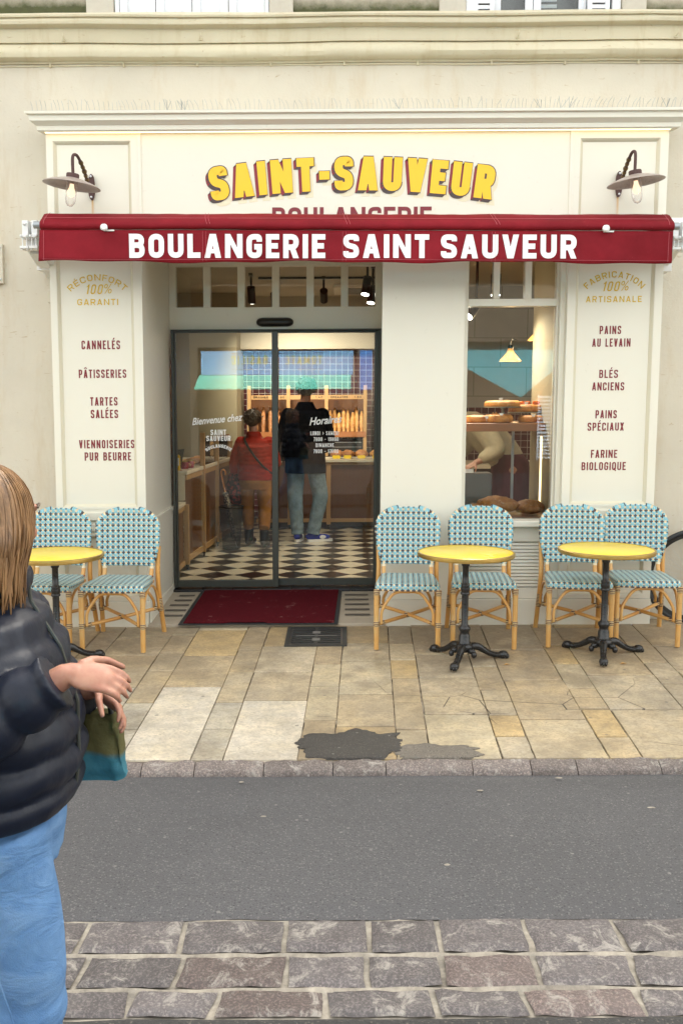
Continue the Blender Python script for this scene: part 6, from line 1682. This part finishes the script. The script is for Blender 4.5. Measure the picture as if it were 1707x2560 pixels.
    for k in range(19):
        t_ = k/18; z = .800+.155*t_; row = []
        for i in range(32):
            an = 2*math.pi*i/32; cx_, sy_ = math.cos(an), math.sin(an)
            fx = math.copysign(abs(cx_)**.45, cx_)*(.066-.012*t_); fy = math.copysign(abs(sy_)**.6, sy_)*(.026-.014*t_)*(1.15 if k > 1 else .8)
            wv_ = .006*noise.noise(V3(cx_*2.5+t_, sy_*2.5, z*30))+.004*math.sin(cx_*9+z*40)
            row.append((-.552+fx+wv_*.6, -4.865+fy+wv_, z+(.006*math.sin(an*2+1) if k in (0, 18) else 0)))
        rows.append(row)
    q.rings(rows); q.build('cloth_body', mt, bg_, smooth=70)
    for o in (-.012, .012):
        q = MB(); q.tube(smoothpath([(-.590, -4.868+o, .95), (-.584, -4.865+o, 1.02), (-.562, -4.862+o, 1.062), (-.532, -4.865+o, 1.02), (-.516, -4.868+o, .95)], 5), .006, 8); q.build('strap', M['black'], bg_, smooth=60)
passer_by()

# --- two customers and a baker inside (local +Y is the way they face)
def customer_woman():
    t = thing('person', 'short haired woman in red quilted jacket and tan trousers seen from behind in the shop', 'person', (0, 0, 0))
    H = V3(-.03, .03, 1.372); b = MB(); head(b, H, .93, R(-25))
    limb(b, [V3(-.01, 0, 1.16), V3(-.02, .01, 1.24), V3(-.028, .02, 1.31)], [.055, .048, .048])
    trunk(b, [(.72, .150, .10, 0, 0), (.86, .135, .10, 0, 0), (1.05, .15, .10, 0, 0), (1.17, .10, .07, 0, 0)])
    arms = {1: (V3(.165, 0, 1.125), V3(.215, .06, .90), V3(.11, .25, .93)), -1: (V3(-.165, 0, 1.125), V3(-.225, .0, .89), V3(-.21, .09, .70))}
    for s, (a, e, w) in arms.items():
        limb(b, [a, e, w], [.04, .034, .024]); hand(b, w, (w-e).normalized(), V3(s, 0, .2), .9, 1.2, s)
    legs = {1: [V3(.085, 0, .74), V3(.10, .015, .40), V3(.115, -.13, .10)], -1: [V3(-.085, 0, .74), V3(-.09, .035, .40), V3(-.085, .08, .09)]}
    for s, (h, k, a) in legs.items(): limb(b, [h, k, a], [.075, .05, .034])
    fuse(b, .009, 3).build('body', M['skin'], t, smooth=80, local=True)
    j = MB()
    trunk(j, [(.715, .178, .135, 0, 0), (.80, .182, .14, 0, 0), (.95, .180, .135, 0, 0), (1.06, .188, .13, 0, -.005), (1.13, .165, .105, 0, 0), (1.175, .085, .075, -.01, .005), (1.235, .068, .066, -.02, .012)], puff=.010, pitch=.044, n=36)
    for s, (a, e, w) in arms.items():
        P = smoothpath([a+V3(-s*.02, 0, 0), e, w.lerp(e, .1)], 10); L = len(P)-1
        j.tube(P, [(.068-.022*i/L)*(1+.10*(abs(math.sin(i/L*math.pi*11))**.5-.5)) for i in range(L+1)], 16); j.ell(P[0], .066, .066, .06, 14, 8)
    fuse(j, .0085, 2).build('quilted_jacket', M['redquilt'], t, smooth=80, local=True)
    p = MB(); trunk(p, [(.62, .150, .118, 0, -.01), (.70, .165, .130, 0, -.012), (.78, .155, .115, 0, 0)])
    for s, (h, k, a) in legs.items():
        P = smoothpath([h, h.lerp(k, .5)+V3(s*.004, 0, 0), k, k.lerp(a, .5), a+V3(0, 0, .10)], 8); L = len(P)-1
        p.tube(P, [.092-.036*min(1, i/L*1.1)+.005*math.sin(i*1.4)*max(0, i/L-.4) for i in range(L+1)], 18)
    fuse(p, .009, 3).build('trousers', M['tan'], t, smooth=80, local=True)
    for s, (h, k, a) in legs.items():
        q = MB(); shoe(q, (a.x, a.y), (.25 if s < 0 else .1, 1), .23, .043, .15, 0); q.tube([(a.x, a.y, .05), (a.x, a.y, .19)], [.05, .052], 16)
        fuse(q, .008, 3).build('boot', M['boot'], t, smooth=80, local=True)
    q = MB(); q.ell(H+V3(0, -.012, .02), .083, .093, .088, 20, 12); q.ell(H+V3(0, -.045, -.02), .070, .055, .07, 16, 10); q = fuse(q, .009, 2)
    tuft(q, H+V3(0, -.014, .015), .080, .090, .086, 260, .05, .007, 5, .4, -.5, .55); q.build('hair', M['hairbrown'], t, smooth=80, local=True)
    q = MB(); P = smoothpath([(-.085, .02, 1.185), (-.10, -.085, 1.155), (-.02, -.150, 1.03), (.08, -.148, .90), (.17, -.06, .80), (.185, .03, .78)], 6)
    q.tube(P, .014, 8, flat=.45); q.build('bag_strap', M['black'], t, smooth=60, local=True)
    t.location = (-.925, 3.38, FZ); t.rotation_euler.z = R(-4)
    bgm = G('dark_red_patterned_cloth'); n = bgm.noise(36, 2, .5); mt = bgm.out(bgm.mix(bgm.ramp(n, .5, .58), (.022, .012, .016), (.26, .035, .035)), .7)
    hb = thing('handbag', 'soft dark bag with red pattern hanging at the left side of the woman in red', 'bag', (-1.16, 3.42, .60))
    q = MB(); trunk(q, [(.53, .04, .07, -1.125, 3.45), (.56, .095, .11, -1.135, 3.45), (.68, .11, .12, -1.15, 3.45), (.84, .075, .09, -1.15, 3.45), (.92, .03, .05, -1.14, 3.45)]); q.build('cloth_body', mt, hb, smooth=70)
    q = MB(); q.tube(smoothpath([(-1.14, 3.38, .90), (-1.142, 3.42, .97), (-1.142, 3.48, .97), (-1.14, 3.52, .90)], 5), .009, 8); q.build('handle', mt, hb, smooth=60)
customer_woman()
def customer_man():
    t = thing('person', 'tall grey haired man in long black coat and pale jeans standing inside the shop', 'person', (0, 0, 0))
    H = V3(.01, .03, 1.685); b = MB(); head(b, H, 1.02, R(10))
    limb(b, [V3(0, 0, 1.46), V3(0, .01, 1.54), V3(.006, .02, 1.62)], [.065, .056, .056])
    trunk(b, [(.90, .165, .11, 0, 0), (1.05, .16, .11, 0, 0), (1.30, .19, .12, 0, 0), (1.45, .13, .09, 0, 0), (1.50, .07, .06, 0, 0)])
    arms = {1: (V3(.205, 0, 1.41), V3(.262, .02, 1.13), V3(.215, .20, 1.02)), -1: (V3(-.205, 0, 1.41), V3(-.262, .0, 1.13), V3(-.24, .12, .93))}
    for s, (a, e, w) in arms.items(): limb(b, [a, e, w], [.05, .042, .03]); hand(b, w, (w-e).normalized(), V3(s, 0, .2), 1.05, 1.0, s)
    legs = {-1: [V3(-.10, 0, .90), V3(-.112, .02, .49), V3(-.085, .03, .09)], 1: [V3(.10, 0, .90), V3(.165, .03, .49), V3(.085, .0, .09)]}
    for s, (h, k, a) in legs.items(): limb(b, [h, k, a], [.085, .06, .04])
    fuse(b, .010, 3).build('body', M['skin'], t, smooth=80, local=True)
    c = MB(); trunk(c, [(.765, .225, .150, .0, 0), (.90, .222, .150, 0, 0), (1.10, .215, .145, 0, 0), (1.30, .232, .150, 0, -.008), (1.41, .205, .125, 0, -.004), (1.475, .110, .090, 0, .0), (1.545, .082, .080, .003, .008)], n=36)
    for s, (a, e, w) in arms.items(): limb(c, [a+V3(-s*.02, 0, -.005), e, w.lerp(e, .04)], [.080, .070, .055], 16, 6)
    fuse(c, .010, 3).build('long_coat', M['coat'], t, smooth=80, local=True)
    p = MB()
    for s, (h, k, a) in legs.items():
        P = smoothpath([h, h.lerp(k, .5), k, k.lerp(a, .5), a+V3(0, 0, -.005)], 10); L = len(P)-1
        p.tube(P, [.105-.032*min(1, i/L*1.2)+.006*math.sin(i*1.3)*max(0, i/L-.35) for i in range(L+1)], 18)
    fuse(p, .009, 2).build('jeans', M['paledenim'], t, smooth=80, local=True)
    for s, d in ((-1, (.2, 1)), (1, (.95, .25))):
        a = legs[s][2]
        q = MB(); shoe(q, (a.x, a.y), d, .27, .046, .06, .012); so = fuse(q, .008, 3).build('sneaker', plain('royal_blue_suede', (.015, .03, .30), .7) if s < 0 else bpy.data.materials['royal_blue_suede'], t, smooth=80, local=True)
        q = MB(); sole(q, (a.x, a.y), d, .285, .050, .0, .030); q.build('sole', M['white'], t, smooth=40, local=True).parent = so
        dd = V3(*d, 0).normalized(); sd = V3(dd.y, -dd.x, 0); q = MB(); q.ell(V3(a.x, a.y, .052)+dd*.10+sd*.022, .05, .030, .024, 12, 8, rot=Matrix.Rotation(math.atan2(dd.y, dd.x), 3, 'Z')); q.build('white_panel', M['white'], t, smooth=60, local=True).parent = so
    q = MB(); q.ell(H+V3(0, -.012, .030), .094, .104, .092, 20, 12); q.ell(H+V3(0, -.055, -.015), .078, .055, .065, 16, 10); q = fuse(q, .009, 2)
    tuft(q, H+V3(0, -.014, .025), .094, .102, .090, 420, .055, .008, 9, .1, -.45, .5); q.build('hair', M['hairgrey'], t, smooth=80, local=True)
    t.location = (-.400, 3.68, FZ); t.rotation_euler.z = R(3)
customer_man()
def baker():
    t = thing('person', 'baker in beige smock and dark plum apron bending over behind the window', 'person', (0, 0, 0))
    H = V3(-.60, .10, 1.46); b = MB(); head(b, H, .97, R(60), R(-30))
    limb(b, [V3(-.36, .02, 1.33), V3(-.46, .05, 1.38), V3(-.55, .08, 1.41)], [.06, .05, .05])
    P = [V3(0, 0, .95), V3(-.08, 0, 1.08), V3(-.22, .01, 1.22), V3(-.36, .02, 1.33)]
    limb(b, P, [.13, .125, .13, .10])
    arms = {1: (V3(-.30, -.14, 1.30), V3(-.18, -.26, 1.10), V3(-.36, -.32, 1.00)), -1: (V3(-.36, .17, 1.30), V3(-.44, .22, 1.08), V3(-.56, .10, .98))}
    for s, (a, e, w) in arms.items(): limb(b, [a, e, w], [.048, .040, .028]); hand(b, w, (w-e).normalized(), V3(0, -.3, 1), 1.0, .7, s)
    for s in (-1, 1): limb(b, [V3(0, s*.09, .92), V3(.02, s*.095, .48), V3(.03, s*.10, .09)], [.09, .06, .04])
    fuse(b, .010, 3).build('body', M['skinb'], t, smooth=80, local=True)
    c = MB(); limb(c, P, [.155, .160, .165, .13], 18)
    for s, (a, e, w) in arms.items(): limb(c, [a+V3(.02, 0, 0), a.lerp(e, .5)+V3(.03, -s*.01, -.02), e, e.lerp(w, .6)], [.105, .098, .085, .055], 16, 6)
    fuse(c, .010, 3).build('smock', M['smock'], t, smooth=80, local=True)
    c = MB(); trunk(c, [(.38, .20, .20, .02, 0), (.70, .19, .19, .02, 0), (.98, .175, .17, 0, 0), (1.06, .165, .165, -.05, 0)]); c.build('apron', M['apron'], t, smooth=70, local=True)
    for s in (-1, 1):
        q = MB(); shoe(q, (.03, s*.10), (-1, 0), .27, .046, .06, 0); fuse(q, .009, 3).build('shoe', M['boot'], t, smooth=80, local=True)
    q = MB(); q.ell(H+V3(.012, 0, .03), .09, .09, .085, 18, 10); q.build('cap', M['smock'], t, smooth=70, local=True)
    t.location = (1.56, 2.0, FZ)
baker()

# ------------------------------------------------------------------ across the street: what the glass reflects
OY = -16.0
ob = thing('opposite_house', 'stone house with a small shop across the street, mirrored in the glass', 'building', (-2, OY-2, 0))
q = MB()
for a, b in ((-14, -3.7), (.4, 2.4), (6.6, 14)): q.box(a, b, OY-8, OY, -.15, 3.0)
q.box(-14, 14, OY-8, OY, 3.0, 5.2); q.build('wall', plain('dark_grey_stone', (.09, .083, .072), .9, .25, 3, .4, 30), ob)
q = MB(); q.prism([(OY+.3, 5.2), (OY-4, 6.2), (OY-8.3, 5.2)], 'x', -14.3, 14.3); q.build('roof', plain('slate_roof', (.07, .07, .08), .7, .2, 4), ob)
q = MB(); q.box(-3.7, .4, OY-.6, OY-.5, -.15, 2.0); q.build('shop_front', plain('tan_shop_front', (.045, .03, .02), .9), ob)
q = MB(); q.box(-3.6, .28, OY-.5, OY+.06, 2.30, 2.90); fo = q.build('shop_fascia', plain('pale_blue_fascia', (.20, .46, .84), .5, .03), ob)
q = MB(); letters(q, 'TOMATE & BASILIC', -.52, -2.82, 2.56, .22, .16, .25, y=OY+.065, flip=True); o = q.build('lettering', plain('lime_sign_paint', (.40, .42, .03), .5), ob, fix=False); o.parent = fo
q = MB(); letters(q, 'PIZZA', -1.2, -2.1, 2.40, .08, .16, .25, y=OY+.065, flip=True) if False else q.box(-2.85, -2.25, OY+.06, OY+.066, 2.43, 2.445); q.box(-1.15, -.5, OY+.06, OY+.066, 2.43, 2.445); q.box(-2.85, -.5, OY+.06, OY+.066, 2.84, 2.852); q.build('rule', M['brownblack'], ob).parent = fo
q = MB(); q.prism([(OY+.05, 2.29), (OY+.95, 1.96), (OY+.95, 1.92), (OY+.05, 2.25)], 'x', -3.65, .22); q.build('awning', plain('turquoise_canvas', (.16, .72, .60), .7, .05), ob)
q = MB(); q.box(.45, 2.35, OY+.0, OY+.05, 1.9, 2.9); q.build('blue_panel', plain('blue_painted_board', (.07, .27, .78), .5, .05), ob)
q = MB(); q.box(2.4, 6.6, OY-.3, OY-.2, .0, 3.0); q.build('turquoise_front', plain('turquoise_painted_front', (.08, .40, .52), .5, .06), ob)
q = MB(); q.prism([(2.4, -.1), (2.4, 2.55), (3.9, 1.75), (4.2, 1.6), (5.1, 2.35), (6.0, 1.75), (6.0, -.1)], 'y', OY-.2, OY+1.2); q.build('brown_porch', plain('brown_gable', (.05, .032, .022), .9), ob)
for x in (4.45, 4.95, 5.5):
    q = MB()
    for k in range(18): q.box(x, x+.36, OY+1.2, OY+1.22, .3+k*.08, .345+k*.08)
    q.box(x-.03, x, OY+1.2, OY+1.24, .26, 1.75); q.box(x+.36, x+.39, OY+1.2, OY+1.24, .26, 1.75); q.build('shutter', plain('pale_blue_shutter', (.45, .55, .70), .5) if 'pale_blue_shutter' not in bpy.data.materials else bpy.data.materials['pale_blue_shutter'], ob)

# ------------------------------------------------------------------ the whole street climbs to the right: lean everything with it
done = set()
def shear(o, top):
    if o.type == 'MESH' and o.data.name not in done:
        done.add(o.data.name)
        if abs(top.rotation_euler.z) < 1e-6:
            for v in o.data.vertices: v.co.z += SLOPE*v.co.x
    elif o.type == 'LIGHT': o.location.z += SLOPE*o.location.x
    for c in o.children: shear(c, top)
for o in list(COL.objects):
    if o.parent is None and o.type in ('MESH', 'EMPTY'):
        shear(o, o)
        o.location.z += SLOPE*o.location.x
